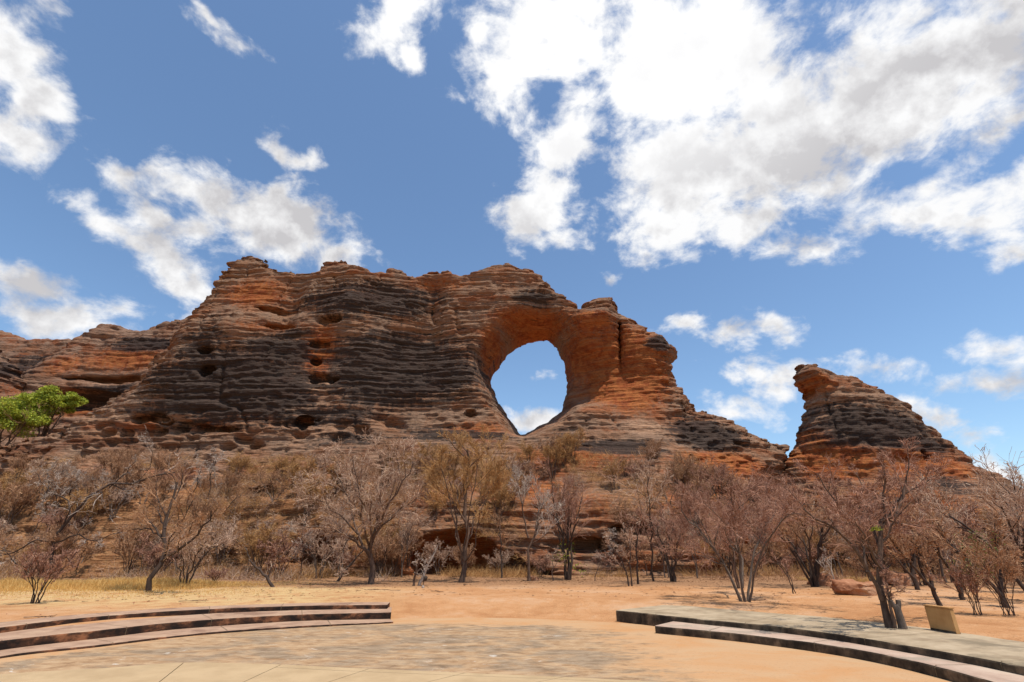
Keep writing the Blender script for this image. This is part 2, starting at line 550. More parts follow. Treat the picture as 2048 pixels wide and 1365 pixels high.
M['twig_red'] = twig('reddish_twigs', (0.20, 0.086, 0.053), (0.41, 0.225, 0.148), 1.5)
M['twig_grey'] = twig('grey_twigs', (0.28, 0.155, 0.095), (0.54, 0.36, 0.25), 1.5)
M['twig_ochre'] = twig('ochre_twigs', (0.30, 0.145, 0.052), (0.48, 0.27, 0.105), 1.5)
M['twig_pale'] = twig('pale_twigs', (0.28, 0.20, 0.15), (0.50, 0.40, 0.32), 1.5)
M['twig_brown'] = twig('brown_twigs', (0.24, 0.115, 0.058), (0.44, 0.25, 0.135), 1.5)


def mat_leaf(name, lo, hi):
    m, t, b = principled(name, 0.6, 0.25)
    p = t.new('ShaderNodeNewGeometry')
    n = t.noise(p.outputs['Position'], 1.2, 3.0)
    c = t.mix(t.smooth(t.math('ADD', t.math('MULTIPLY', n, 0.6), t.math('MULTIPLY', p.outputs['Random Per Island'], 0.5)), 0.3, 0.8), lo, hi)
    t.link(c, b.inputs['Base Color'])
    tr = t.new('ShaderNodeBsdfTranslucent')
    t.link(c, tr.inputs['Color'])
    mx = t.new('ShaderNodeMixShader')
    mx.inputs[0].default_value = 0.35
    t.link(b.outputs[0], mx.inputs[1])
    t.link(tr.outputs[0], mx.inputs[2])
    t.link(mx.outputs[0], t.n['Material Output'].inputs[0])
    return m


M['leaf'] = mat_leaf('bright_green_leaf', (0.16, 0.21, 0.018), (0.50, 0.52, 0.06))
M['leaf_olive'] = mat_leaf('olive_leaf', (0.08, 0.10, 0.02), (0.20, 0.19, 0.05))
M['grass'] = mat_leaf('dry_grass', (0.64, 0.37, 0.10), (0.80, 0.54, 0.20))
M['litter'] = mat_leaf('dead_leaf', (0.14, 0.065, 0.03), (0.34, 0.18, 0.08))


# ------------------------------------------------------------------ rock builder (solid field -> surface)
def surface_nets(V, o, d):
    ins = V < 0
    s = np.zeros(tuple(n - 1 for n in V.shape), np.uint8)
    for a in (0, 1):
        for b in (0, 1):
            for c in (0, 1):
                s += ins[a:V.shape[0] - 1 + a, b:V.shape[1] - 1 + b, c:V.shape[2] - 1 + c]
    act = (s > 0) & (s < 8)
    ci = np.argwhere(act)
    idx = np.full(act.shape, -1, np.int32)
    idx[act] = np.arange(len(ci), dtype=np.int32)
    pos = np.zeros((len(ci), 3), np.float32)
    cnt = np.zeros(len(ci), np.float32)
    corners = [(a, b, c) for a in (0, 1) for b in (0, 1) for c in (0, 1)]
    for c0 in corners:
        for ax in range(3):
            if c0[ax]:
                continue
            c1 = list(c0)
            c1[ax] = 1
            v0 = V[ci[:, 0] + c0[0], ci[:, 1] + c0[1], ci[:, 2] + c0[2]]
            v1 = V[ci[:, 0] + c1[0], ci[:, 1] + c1[1], ci[:, 2] + c1[2]]
            x = (v0 < 0) != (v1 < 0)
            t = np.where(x, v0 / np.where(x, v0 - v1, 1), 0)
            p = np.array(c0, np.float32)[None] + np.zeros((len(ci), 3), np.float32)
            p[:, ax] += t
            pos += p * x[:, None]
            cnt += x
    P = np.array(o)[None] + np.array(d)[None] * (ci + pos / cnt[:, None])
    quads = []
    for ax in range(3):
        b, c = (ax + 1) % 3, (ax + 2) % 3
        sl0 = [slice(None)] * 3
        sl1 = [slice(None)] * 3
        sl0[ax] = slice(0, -1)
        sl1[ax] = slice(1, None)
        e0, e1 = ins[tuple(sl0)], ins[tuple(sl1)]
        e = np.argwhere(e0 != e1)
        ok = (e[:, b] >= 1) & (e[:, b] < V.shape[b] - 1) & (e[:, c] >= 1) & (e[:, c] < V.shape[c] - 1)
        e = e[ok]
        flip = ~e0[e[:, 0], e[:, 1], e[:, 2]]
        q = []
        for db, dc in ((-1, -1), (0, -1), (0, 0), (-1, 0)):
            k = e.copy()
            k[:, b] += db
            k[:, c] += dc
            q.append(idx[k[:, 0], k[:, 1], k[:, 2]])
        q = np.stack(q, 1)
        q[flip] = q[flip][:, ::-1]
        quads.append(q)
    return P.astype(np.float32), np.concatenate(quads)


def poly_sd(X, Z, poly):
    poly = np.asarray(poly, np.float64)
    best = np.full(X.shape, 1e9)
    ins = np.zeros(X.shape, bool)
    n = len(poly)
    for i in range(n):
        a, b = poly[i], poly[(i + 1) % n]
        e = b - a
        L = max(e @ e, 1e-9)
        t = np.clip(((X - a[0]) * e[0] + (Z - a[1]) * e[1]) / L, 0, 1)
        best = np.minimum(best, (X - a[0] - t * e[0]) ** 2 + (Z - a[1] - t * e[1]) ** 2)
        if a[1] != b[1]:
            c = (a[1] > Z) != (b[1] > Z)
            ins ^= c & (X < e[0] * (Z - a[1]) / e[1] + a[0])
    s = np.sqrt(best)
    return np.where(ins, -s, s).astype(np.float32)


def smax(a, b, k):
    h = np.clip(0.5 + 0.5 * (a - b) / k, 0, 1)
    return b + (a - b) * h + k * h * (1 - h)


def normals_of(P, Q):
    n = np.cross(P[Q[:, 2]] - P[Q[:, 0]], P[Q[:, 3]] - P[Q[:, 1]])
    N = np.zeros_like(P)
    for k in range(4):
        for a in range(3):
            N[:, a] += np.bincount(Q[:, k], n[:, a], len(P))
    return N / np.maximum(np.linalg.norm(N, axis=1, keepdims=True), 1e-9)


def fold(x, y, z, seed):
    """bedding coordinate: height along gently folded beds"""
    return z + 2.2 * (fbm(x / 22, y / 30, z / 40, 2, seed + 40) - 0.5) + 0.28 * (fbm(x / 6, y / 8, z / 14, 2, seed + 50) - 0.5)


def build_rock(name, outline, Yc, ext, step, profile, recess=(), carve=(), hole=None, seed=0, edge=1.0, amp=1.0,
               iron=(), varnish=(), pale=(), mat='rock', alveoli=None, back=6.0, soil_top=11.5, soil_amt=0.85, grow_out=0.25):
    (x0, x1), (y0, y1), (z0, z1) = ext
    dx, dy, dz = step
    xs, ys, zs = np.arange(x0, x1, dx), np.arange(y0, y1, dy), np.arange(z0, z1, dz)
    X, Z = np.meshgrid(xs, zs, indexing='ij')
    poly = [at_depth(px, py, Yc) for px, py in outline]
    s = poly_sd(X, Z, poly)
    s = s + 0.7 * (fbm(X / 2.2, 0 * X, Z / 0.7, 3, seed + 3) - 0.5) * edge
    s = s + 0.55 * (_hash(np.floor(X / 0.9 + 0.8 * vnoise(Z * 2, 0 * X, X, 4)).astype(np.int32), 0 * X.astype(np.int32), np.floor(Z / 0.42).astype(np.int32), seed + 31) - 0.5) * edge
    dep = np.maximum(-s, 0)
    g = np.interp(dep, [0, .2, .8, 2, 5, 10, 20, 40], [0, 1.2, 2.5, 4.0, 6.6, 11.5, 23, 46])
    yf = smax(profile(X, Z), Yc - g, 2.0)
    yf = yf + 3.0 * (fbm(X / 11, 0 * X + 3, Z / 24, 3, seed + 5) - 0.5) * sstep(dep, 0.3, 4)
    s = s - grow_out

    def front(px, py):
        Y = Yc - 4
        for _ in range(6):
            cx, cz = at_depth(px, py, Y)
            i = int(np.clip((cx - x0) / dx, 0, len(xs) - 1))
            j = int(np.clip((cz - z0) / dz, 0, len(zs) - 1))
            Y = 0.5 * Y + 0.5 * min(float(yf[i, j]), Yc)
        return at_depth(px, py, Y) + (Y,)

    def smear(x, z, spots, Y_):
        r = np.zeros_like(x)
        for (px, py, rx, ry, a) in spots:
            cx, cz, Y = front(px, py)
            k = Y / math.cos(TILT) / LENS_PX * 1.02
            r = np.maximum(r, a * np.exp(-((x - cx) / (rx * k)) ** 2 - ((z - cz) / (ry * k)) ** 2))
        return r
    k0 = Yc / math.cos(TILT) / LENS_PX * 0.96
    for (px, py, rx, ry, a) in recess:
        cx, cz, _ = front(px, py)
        yf = yf + a * np.exp(-((X - cx) / (rx * k0)) ** 2 - ((Z - cz) / (ry * k0)) ** 2) * sstep(dep, 0.0, 1.5)
    if hole is not None:
        hp = [at_depth(px, py, hole['Y']) for px, py in hole['poly']]
        hd = np.maximum(poly_sd(X, Z, hp), 0)
        hx = np.mean([p[0] for p in hp])
        Rf = 1.4 + 3.0 * sstep(X, hx, hx + 4) * sstep(-Z, -27, -23)
        w = 0.9 * np.exp(-(hd / Rf) ** 2) * sstep(Z, 16.5, 20)
        yf = yf * (1 - w) + (hole['Y'] - 2.2) * w
    yb = Yc + np.interp(dep, [0, .25, 1, 3, 8], [0, .9, 1.6, 3, back])
    Yg = ys[None, :, None].astype(np.float32)
    V = np.maximum(np.maximum((yf[:, None, :] - Yg), Yg - yb[:, None, :]), s[:, None, :]).astype(np.float32)
    if hole is not None:
        hp = [at_depth(px, py, hole['Y']) for px, py in hole['poly']]
        h = poly_sd(X, Z, hp) + 0.35 * (fbm(X / 1.5, 0 * X, Z / 0.8, 3, seed + 9) - 0.5)
        fl = (hole['lo'] + (hole['hi'] - hole['lo']) * sstep(Z, hole['z0'], hole['z1']))[:, None, :]
        V = np.maximum(V, -(h[:, None, :] - fl * np.maximum(hole['Y'] - Yg, 0)))
    for (px, py, Y, rx, ry, rz) in carve:
        cx, cz, Y = front(px, py)
        Y = Y + 0.25 * ry
        i0, i1 = np.searchsorted(xs, [cx - rx * 1.5, cx + rx * 1.5])
        j0, j1 = np.searchsorted(ys, [Y - ry * 1.5, Y + ry * 1.5])
        k_0, k1 = np.searchsorted(zs, [cz - rz * 1.5, cz + rz * 1.5])
        if i1 <= i0 or k1 <= k_0 or j1 <= j0:
            continue
        q = np.sqrt(((xs[i0:i1, None, None] - cx) / rx) ** 2 + ((ys[None, j0:j1, None] - Y) / ry) ** 2 + ((zs[None, None, k_0:k1] - cz) / rz) ** 2)
        e = ((1 - q) * min(rx, ry, rz)).astype(np.float32)
        V[i0:i1, j0:j1, k_0:k1] = np.maximum(V[i0:i1, j0:j1, k_0:k1], e)
    V[0], V[-1] = np.maximum(V[0], .01), np.maximum(V[-1], .01)
    V[:, :, 0], V[:, :, -1] = np.maximum(V[:, :, 0], .01), np.maximum(V[:, :, -1], .01)
    V[:, 0], V[:, -1] = np.maximum(V[:, 0], .01), np.maximum(V[:, -1], .01)
    P, Q = surface_nets(V, (x0, y0, z0), (dx, dy, dz))
    del V
    N = normals_of(P, Q)
    x, y, z = P[:, 0], P[:, 1], P[:, 2]
    zt = fold(x, y, z, seed)
    b1 = vnoise(x / 16, y / 12, zt / 1.9, seed + 11)
    b2 = vnoise(x / 10, y / 9, zt / 0.47, seed + 12)
    b3 = vnoise(x / 6, y / 6, zt / 0.25, seed + 13)
    led = lambda v: np.tanh((v - 0.5) * 9) * 0.5
    horiz = np.sqrt(np.clip(1 - N[:, 2] ** 2, 0, 1))
    d = (0.24 * led(b1) + 0.25 * led(b2) + 0.27 * led(b3)) * (0.35 + 0.65 * horiz)
    smooth_zone = smear(x, z, iron, Yc)
    # broken blocks: each bed snapped into lengths that stick out by different amounts
    jx = x + y * 0.6 + 1.2 * vnoise(x / 2, y / 2, zt * 2, seed + 70)
    bl = np.floor(zt / 0.5 + 0.3 * vnoise(x / 3, y / 3, 0 * x, seed + 71)).astype(np.int32)
    blk = _hash(np.floor(jx / 1.5 + _hash(bl, bl, bl, 5) * 3).astype(np.int32), bl, 0 * bl, seed + 72)
    blk2 = _hash(np.floor(jx / 0.7).astype(np.int32), np.floor(zt / 0.26).astype(np.int32), 0 * bl, seed + 73)
    d += 0.20 * (blk - 0.5) + 0.17 * (blk2 - 0.5)
    crack = sstep(0.035 - np.abs(vnoise(x / 3.2, y / 3.2, z / 11, seed + 75) - 0.5), 0.0, 0.03) * sstep(vnoise(x / 9, y / 9, z / 7, seed + 76), .45, .6)
    d -= 0.4 * crack
    d *= (1 - 0.72 * np.clip(smooth_zone, 0, 1)) * amp
    w1, w2 = worley(x / 1.5, y / 1.5, z / 0.9, seed + 80)
    d -= 0.28 * sstep(0.5 - w1, 0, 0.4) * sstep(vnoise(x / 4, y / 4, z / 2, seed + 81), .45, .65)
    d += 1.8 * (fbm(x / 3.2, y / 3.2, z / 2.8, 4, seed + 28) - 0.5) * sstep(-z, -13, -9)
    if hole is not None:
        near_h = poly_sd(x, z, hp)
        d *= 0.35 + 0.65 * sstep(near_h, 0.6, 3.0)
    d += 0.55 * (fbm(x / 3.0, y / 3.0, z / 2.2, 4, seed + 20) - 0.5) + 0.9 * (fbm(x / 9, y / 9, z / 9, 2, seed + 25) - 0.5)
    if alveoli is not None:
        w1, w2 = worley(x / 2.1, y / 2.1, z / 1.25, seed + 60)
        pit = sstep(0.62 - w1, 0.0, 0.45)
        wmask = alveoli(x, z) * sstep(vnoise(x / 5, y / 5, z / 3, seed + 66), 0.30, 0.5)
        d -= 1.5 * pit * wmask
    D = N.copy()
    D[:, 2] *= 0.45
    P = P + D * d[:, None]
    x, y, z = P[:, 0], P[:, 1], P[:, 2]
    bed = np.stack([x * 0.055, y * 0.055, fold(x, y, z, seed)], 1)
    A = {'bed': bed, 'iron': smear(x, z, iron, Yc), 'varnish': smear(x, z, varnish, Yc), 'pale': smear(x, z, pale, Yc),
         'soil': soil_amt * (1 - 0.6 * sstep(x, -16, -6)) * sstep(-z, -soil_top, -soil_top * .55) * (0.45 + 0.55 * sstep(N[:, 2], 0.15, 0.5))}
    o = mesh_from(name, P, Q, M[mat], attrs=A)
    return o, P, Q


OUT_ARCH = [(-420, 1010), (-200, 960), (-40, 930), (0, 905), (60, 885), (130, 868), (180, 845), (230, 818), (262, 795), (300, 770), (330, 725), (352, 700),
            (375, 665), (388, 640), (400, 625), (418, 605), (432, 580), (438, 565), (450, 545), (465, 525), (482, 516), (505, 514), (528, 519),
            (533, 530), (550, 538), (575, 547), (605, 549), (632, 546), (640, 532), (655, 526), (680, 523), (700, 526), (712, 532), (735, 545),
            (755, 549), (775, 550), (783, 543), (798, 543), (812, 552), (822, 558), (845, 555), (865, 549), (885, 546), (905, 548), (920, 553),
            (935, 551), (945, 548), (960, 543), (985, 538), (1003, 536), (1008, 529), (1018, 529), (1028, 538), (1035, 543), (1055, 545),
            (1075, 550), (1090, 560), (1098, 575), (1108, 590), (1125, 600), (1140, 612), (1155, 622), (1163, 622), (1166, 611), (1185, 605),
            (1205, 602), (1222, 601), (1228, 615), (1235, 625), (1240, 638), (1258, 648), (1270, 655), (1285, 659), (1290, 667), (1308, 671),
            (1318, 682), (1328, 695), (1345, 702), (1345, 715), (1338, 735), (1342, 755), (1350, 775), (1362, 790), (1375, 805), (1388, 825),
            (1402, 826), (1425, 838), (1450, 845), (1470, 858), (1490, 868), (1505, 875), (1520, 885), (1535, 890), (1550, 890), (1562, 897),
            (1568, 905), (1566, 918), (1562, 945), (1575, 1000), (1600, 1080), (1620, 1250), (1700, 2000), (-420, 2000)]
HOLE = [(1042, 868), (1030, 850), (1015, 830), (1000, 808), (988, 785), (982, 765), (985, 745), (995, 730), (1008, 715), (1015, 705), (1025, 692),
        (1040, 684), (1060, 679), (1080, 677), (1095, 679), (1108, 690), (1120, 703), (1130, 718), (1138, 740), (1140, 765), (1138, 785),
        (1132, 805), (1124, 822), (1108, 835), (1095, 845), (1080, 850), (1065, 857), (1050, 865)]
OUT_PIN = [(1553, 985), (1556, 955), (1562, 935), (1570, 915), (1583, 900), (1587, 890), (1590, 870), (1595, 855), (1601, 842), (1605, 825), (1606, 808), (1600, 795),
           (1600, 780), (1590, 770), (1585, 758), (1587, 742), (1592, 735), (1602, 736), (1608, 731), (1620, 732), (1635, 740), (1645, 746),
           (1660, 752), (1680, 756), (1695, 757), (1705, 765), (1720, 773), (1735, 776), (1748, 785), (1760, 795), (1775, 806), (1795, 820),
           (1810, 834), (1825, 848), (1840, 860), (1855, 872), (1875, 886), (1890, 896), (1905, 908), (1918, 920), (1935, 930), (1952, 940),
           (1965, 948), (1972, 960), (1985, 975), (1998, 995), (2010, 1020), (2040, 1070), (2080, 1250), (2300, 2000), (1400, 2000)]
OUT_MID = [(-60, 830), (20, 785), (50, 768), (100, 735), (140, 705), (165, 685), (185, 672), (205, 657), (220, 653), (240, 655), (255, 663), (270, 667),
           (300, 665), (330, 657), (350, 648), (375, 642), (392, 636), (420, 618), (470, 600), (520, 640), (600, 1900), (-160, 1900)]
OUT_FAR = [(-260, 690), (-100, 668), (0, 664), (15, 667), (45, 677), (60, 682), (85, 681), (130, 680), (165, 681), (220, 690), (300, 720), (420, 1900), (-560, 1900)]
OUT_NEAR = [(-260, 720), (-60, 672), (-20, 690), (0, 702), (14, 712), (22, 728), (36, 735), (40, 752), (46, 768), (44, 790), (60, 830), (160, 1900), (-560, 1900)]

IRON_ARCH = [(1250, 745, 95, 110, 1.0), (1170, 720, 60, 60, .8), (1060, 655, 110, 28, .8), (985, 720, 26, 70, .85), (510, 585, 90, 55, .7), (640, 705, 45, 75, .8),
             (1180, 640, 60, 35, .7), (1450, 930, 130, 35, .9), (900, 1110, 120, 50, .8), (1380, 1000, 200, 70, .55), (540, 655, 120, 30, .5), (960, 860, 100, 25, .6),
             (880, 570, 120, 30, .55), (700, 1090, 220, 60, .5), (1200, 640, 40, 26, .8), (1450, 1100, 120, 60, .8), (1150, 1020, 260, 70, .5), (850, 980, 200, 60, .45), (300, 1000, 250, 60, .45), (700, 1020, 250, 80, .6), (1050, 980, 150, 60, .6), (1150, 915, 170, 36, .65), (960, 880, 70, 22, .5)]
VARN_ARCH = [(470, 770, 190, 90, 1.0), (800, 740, 190, 100, .95), (560, 700, 100, 60, .8), (750, 600, 180, 60, .8), (1410, 870, 80, 40, 1.0), (400, 700, 60, 90, .7), (600, 830, 250, 40, .6),
             (1070, 590, 60, 30, .7), (1320, 690, 30, 25, .9), (300, 860, 150, 40, .4), (1230, 895, 120, 22, .8), (900, 870, 150, 22, .7), (1120, 880, 60, 25, .6), (700, 880, 120, 25, .6)]
PALE_ARCH = [(1290, 855, 55, 26, .9), (650, 775, 45, 14, .9), (220, 830, 70, 18, .8), (420, 835, 160, 12, .7), (640, 860, 90, 30, .6), (100, 930, 200, 40, .5), (960, 640, 140, 16, .5)]  # first spot puts the sunlight on the sloping bench into the colour


def prof_arch(X, Z):
    p = np.interp(Z, [-2, 0, 2.5, 6, 8.2, 12, 14.5, 17, 20, 30, 42], [41, 41.4, 42.2, 43.8, 47, 52.2, 54.6, 55.6, 56.3, 58.6, 61.5])
    left = sstep(-X, 8, 34)
    p = p + left * np.interp(Z, [0, 3, 8, 12, 16, 22], [-4.5, -2.0, 1.2, 2.0, 0.5, 0])
    return p


# rounded hollows: sighting, distance, half sizes x / y / z
CARVE_ARCH = [(408, 700, 56.5, .95, 1.8, .6), (412, 742, 56, 1.05, 1.8, .8), (632, 724, 56, .75, 1.6, .6), (667, 761, 55.6, .8, 1.5, .5), (640, 690, 56, 1.6, 1.0, .6),
              (640, 757, 55.6, 1.4, 1.2, .8), (941, 826, 55, .55, 1.4, .45), (605, 845, 53.6, .9, 1.5, .9), (905, 1122, 42.5, 3.6, 3.6, 2.4), (985, 1138, 42.5, 2.6, 3.0, 1.2), (1050, 1146, 41.8, 2.4, 2.0, .55),
              (1455, 1115, 42.5, 3.6, 3.4, 2.0), (640, 1105, 43, 2.0, 2.6, 1.6), (520, 985, 49.5, 1.4, 2.0, 1.0), (550, 620, 57.5, 3.0, 1.3, .6), (560, 655, 57, 2.2, 1.2, .5),
              (660, 640, 57, 1.8, 1.4, .7), (1240, 690, 59, .35, 2.6, 3.6), (1300, 1060, 43, 3.5, 1.6, .6), (430, 860, 53, 3.0, 1.2, .4), (300, 835, 56, 2.4, 1.3, .45),
              (1180, 1090, 42.6, 3.0, 1.5, .5), (780, 1080, 43, 2.5, 1.5, .5), (1560, 1125, 43, 2.4, 2.5, 1.5)]
RECESS_ARCH = [(1265, 745, 75, 85, 2.6), (1180, 690, 40, 40, 1.6), (1190, 636, 60, 22, -1.4), (1240, 690, 10, 60, 0.8), (640, 720, 50, 70, 1.4), (500, 600, 90, 40, 0.8),
               (860, 620, 25, 80, 1.6), (580, 600, 22, 70, 1.4), (700, 600, 40, 80, -1.3), (1030, 610, 50, 50, -1.2), (480, 640, 40, 110, -1.2), (1100, 800, 30, 50, 0.6)]

arch, PA, QA = build_rock('rock_arch', OUT_ARCH, 62.0, ((-92, 40), (37, 70), (-1.5, 44.5)), (0.21, 0.45, 0.10), prof_arch, RECESS_ARCH, CARVE_ARCH,
                          dict(poly=HOLE, Y=65.2, lo=0.27, hi=0.05, z0=18.5, z1=21.5), seed=3, iron=IRON_ARCH, varnish=VARN_ARCH, pale=PALE_ARCH,
                          alveoli=lambda x, z: sstep(z, 5.5, 8) * sstep(-z, -17.5, -15) * sstep(-x, 6, 12))
tag(arch, 'huge layered red brown sandstone cliff pierced by a round natural window', 'rock arch')


def prof_pin(X, Z):
    return np.interp(Z, [-2, 0, 3, 6, 9, 12, 16, 20, 26], [44.5, 45, 46.5, 49, 51.5, 53, 54.5, 56, 58.5])


pin, PP, QP = build_rock('rock_pinnacle', OUT_PIN, 60.0, ((28, 66), (41, 67), (-1.5, 27)), (0.22, 0.4, 0.14), prof_pin,
                         [(1610, 760, 30, 18, -1.0), (1850, 930, 70, 35, 1.2), (1680, 940, 60, 30, 1.0)],
                         [(1852, 912, 53.5, .5, 1.3, .7), (1880, 945, 52.5, .35, 1.0, .5), (1612, 786, 56.5, 1.2, 1.2, .45), (1700, 1120, 44.6, 4.5, 2.6, 1.1), (1850, 1130, 44.6, 5, 2.4, 1.1)],
                         seed=23, edge=0.6, grow_out=0.55, iron=[(1630, 880, 50, 50, .6), (1660, 925, 90, 45, .9), (1850, 930, 110, 40, .9), (1630, 770, 40, 28, .75), (1750, 1020, 250, 60, .7)],
                         varnish=[(1760, 850, 110, 50, 1.0), (1660, 850, 60, 30, .5), (1850, 890, 80, 20, .9), (1900, 970, 40, 40, .6)],
                         pale=[(1650, 800, 60, 40, .6), (1580, 940, 25, 30, .6)])
tag(pin, 'lone sandstone pinnacle with an overhanging beak standing right of the pierced cliff', 'rock pinnacle')

mid, PM, QM = build_rock('rock_cliff', OUT_MID, 84.0, ((-112, -30), (60, 92), (-1.5, 46)), (0.4, 0.7, 0.2),
                         lambda X, Z: np.interp(Z, [0, 8, 12, 16, 18, 24, 40], [62, 63, 65, 72, 74.5, 76.5, 82]), (), [(150, 800, 74, 8, 4, 2.0), (230, 760, 75, 10, 2, .6)],
                         seed=43, iron=[(260, 720, 130, 40, .7), (150, 815, 60, 25, .8), (130, 730, 60, 40, .6)], varnish=[(300, 690, 90, 20, .9), (250, 790, 140, 25, 1.0)], pale=[(200, 770, 120, 12, .6)], mat='rock_far')
tag(mid, 'striped brown cliff with a pointed crest half hidden behind the pierced cliff', 'cliff')
far, PF, QF = build_rock('rock_cliff', OUT_FAR, 112.0, ((-178, -70), (84, 122), (-1.5, 56)), (0.6, 1.0, 0.28),
                         lambda X, Z: np.interp(Z, [0, 20, 50], [92, 100, 110]), seed=53, varnish=[(80, 740, 120, 50, .7)], iron=[(60, 700, 80, 20, .4)], mat='rock_far')
tag(far, 'flat topped cliff farthest back at the left under the low cloud', 'cliff')
near, PN, QN = build_rock('rock_cliff', OUT_NEAR, 76.0, ((-112, -62), (56, 84), (-1.5, 36)), (0.35, 0.6, 0.18),
                          lambda X, Z: np.interp(Z, [0, 10, 14, 20, 36], [60, 61, 65, 69, 74]), seed=63, varnish=[(20, 740, 40, 60, .6)], iron=[(20, 780, 40, 30, .5)], pale=[(20, 800, 40, 20, .5)], mat='rock_far')
tag(near, 'rounded layered outcrop cut by the left edge of the photo above the green trees', 'cliff')

BVH = BVHTree.FromPolygons(np.concatenate([PA, PP]).tolist(), np.concatenate([QA, QP + len(PA)]).tolist())

# ------------------------------------------------------------------ ground
CX, CY = -1.5, 9.5          # middle of the round gathering place


def ground_h(x, y):
    x, y = np.asarray(x, np.float32), np.asarray(y, np.float32)
    r = np.hypot(x - CX, y - CY)
    h = 0.36 * sstep(r, 9.4, 12.8)
    rough = sstep(r, 10.5, 14) * (0.10 * (fbm(x / 3.0, y / 3.0, 0 * x, 3, 91) - 0.5) + 0.05 * (fbm(x / .6, y / .6, 0 * x, 2, 93) - 0.5))
    return h + rough


def floor_z(x, y):
    return float(ground_h(np.array([x]), np.array([y]))[0])


def build_ground():
    xs = np.concatenate([np.linspace(-2500, -60, 30)[:-1], np.linspace(-60, -32, 30)[:-1], np.arange(-32, 32, 0.2), np.linspace(32, 70, 40)[1:], np.linspace(70, 2500, 30)[1:]])
    ys = np.concatenate([np.linspace(-600, -5, 20)[:-1], np.linspace(-5, 14, 30)[:-1], np.arange(14, 46, 0.2), np.linspace(46, 90, 30)[1:], np.linspace(90, 3000, 30)[1:]])
    X, Y = np.meshgrid(xs, ys, indexing='ij')
    Z = ground_h(X, Y)
    n, m = X.shape
    idx = np.arange(n * m).reshape(n, m)
    Q = np.stack([idx[:-1, :-1], idx[1:, :-1], idx[1:, 1:], idx[:-1, 1:]], -1).reshape(-1, 4)
    x, y = X.ravel(), Y.ravel()
    lit = sstep(y, 24, 33) * 0.95 + 0.25 * sstep(x, 9, 14)
    lit = lit + 0.5 * sstep(-x, 2, 12) * sstep(y, 26, 31)
    dry = sstep(-x, 3, 9) * sstep(y, 16, 21)
    o = mesh_from('ground', np.stack([x, y, Z.ravel()], 1), Q, M['ground'], attrs={'litter': lit, 'dry': dry})
    tag(o, kind='structure')


build_ground()


def smooth_curve(pts, n=12):
    P = [np.array(p, float) for p in pts]
    P = [2 * P[0] - P[1]] + P + [2 * P[-1] - P[-2]]
    out = []
    for i in range(1, len(P) - 2):
        for t in np.linspace(0, 1, n, endpoint=False):
            a, b, c, d = P[i - 1:i + 3]
            out.append(0.5 * (2 * b + (c - a) * t + (2 * a - 5 * b + 4 * c - d) * t * t + (3 * b - a - 3 * c + d) * t ** 3))
    out.append(P[-2])
    return np.array(out)


def plaza():
    # irregular sheet of old concrete, sand blown over its outer half
    N, K = 96, 40
    V, S = [(CX, CY, 0.006)], [0.1]
    for k in range(1, K + 1):
        for i in range(N):
            a = 2 * math.pi * i / N
            rr = 9.3 * k / K
            x, y = CX + rr * math.cos(a), CY + rr * math.sin(a)
            V.append((x, y, 0.006 + 0.0 * k))
            S.append(0)
    F = [(0, 1 + i, 1 + (i + 1) % N) for i in range(N)]
    Q = []
    for k in range(K - 1):
        for i in range(N):
            Q.append((1 + k * N + i, 1 + (k + 1) * N + i, 1 + (k + 1) * N + (i + 1) % N, 1 + k * N + (i + 1) % N))
    V = np.array(V)
    r = np.hypot(V[:, 0] - CX, V[:, 1] - CY)
    sand = 0.12 + 0.85 * sstep(V[:, 0], 0.5, 5.0) + 1.1 * sstep(r, 7.6, 9.2) + 0.5 * sstep(V[:, 1], 15.5, 17.5)
    sand = sand - 0.3 * sstep(-V[:, 0], 1, 4)
    o = mesh_from('plaza', V, F + Q, M['plaza'], attrs={'sand': np.clip(sand, 0, 1.4)})
    tag(o, kind='structure')


plaza()


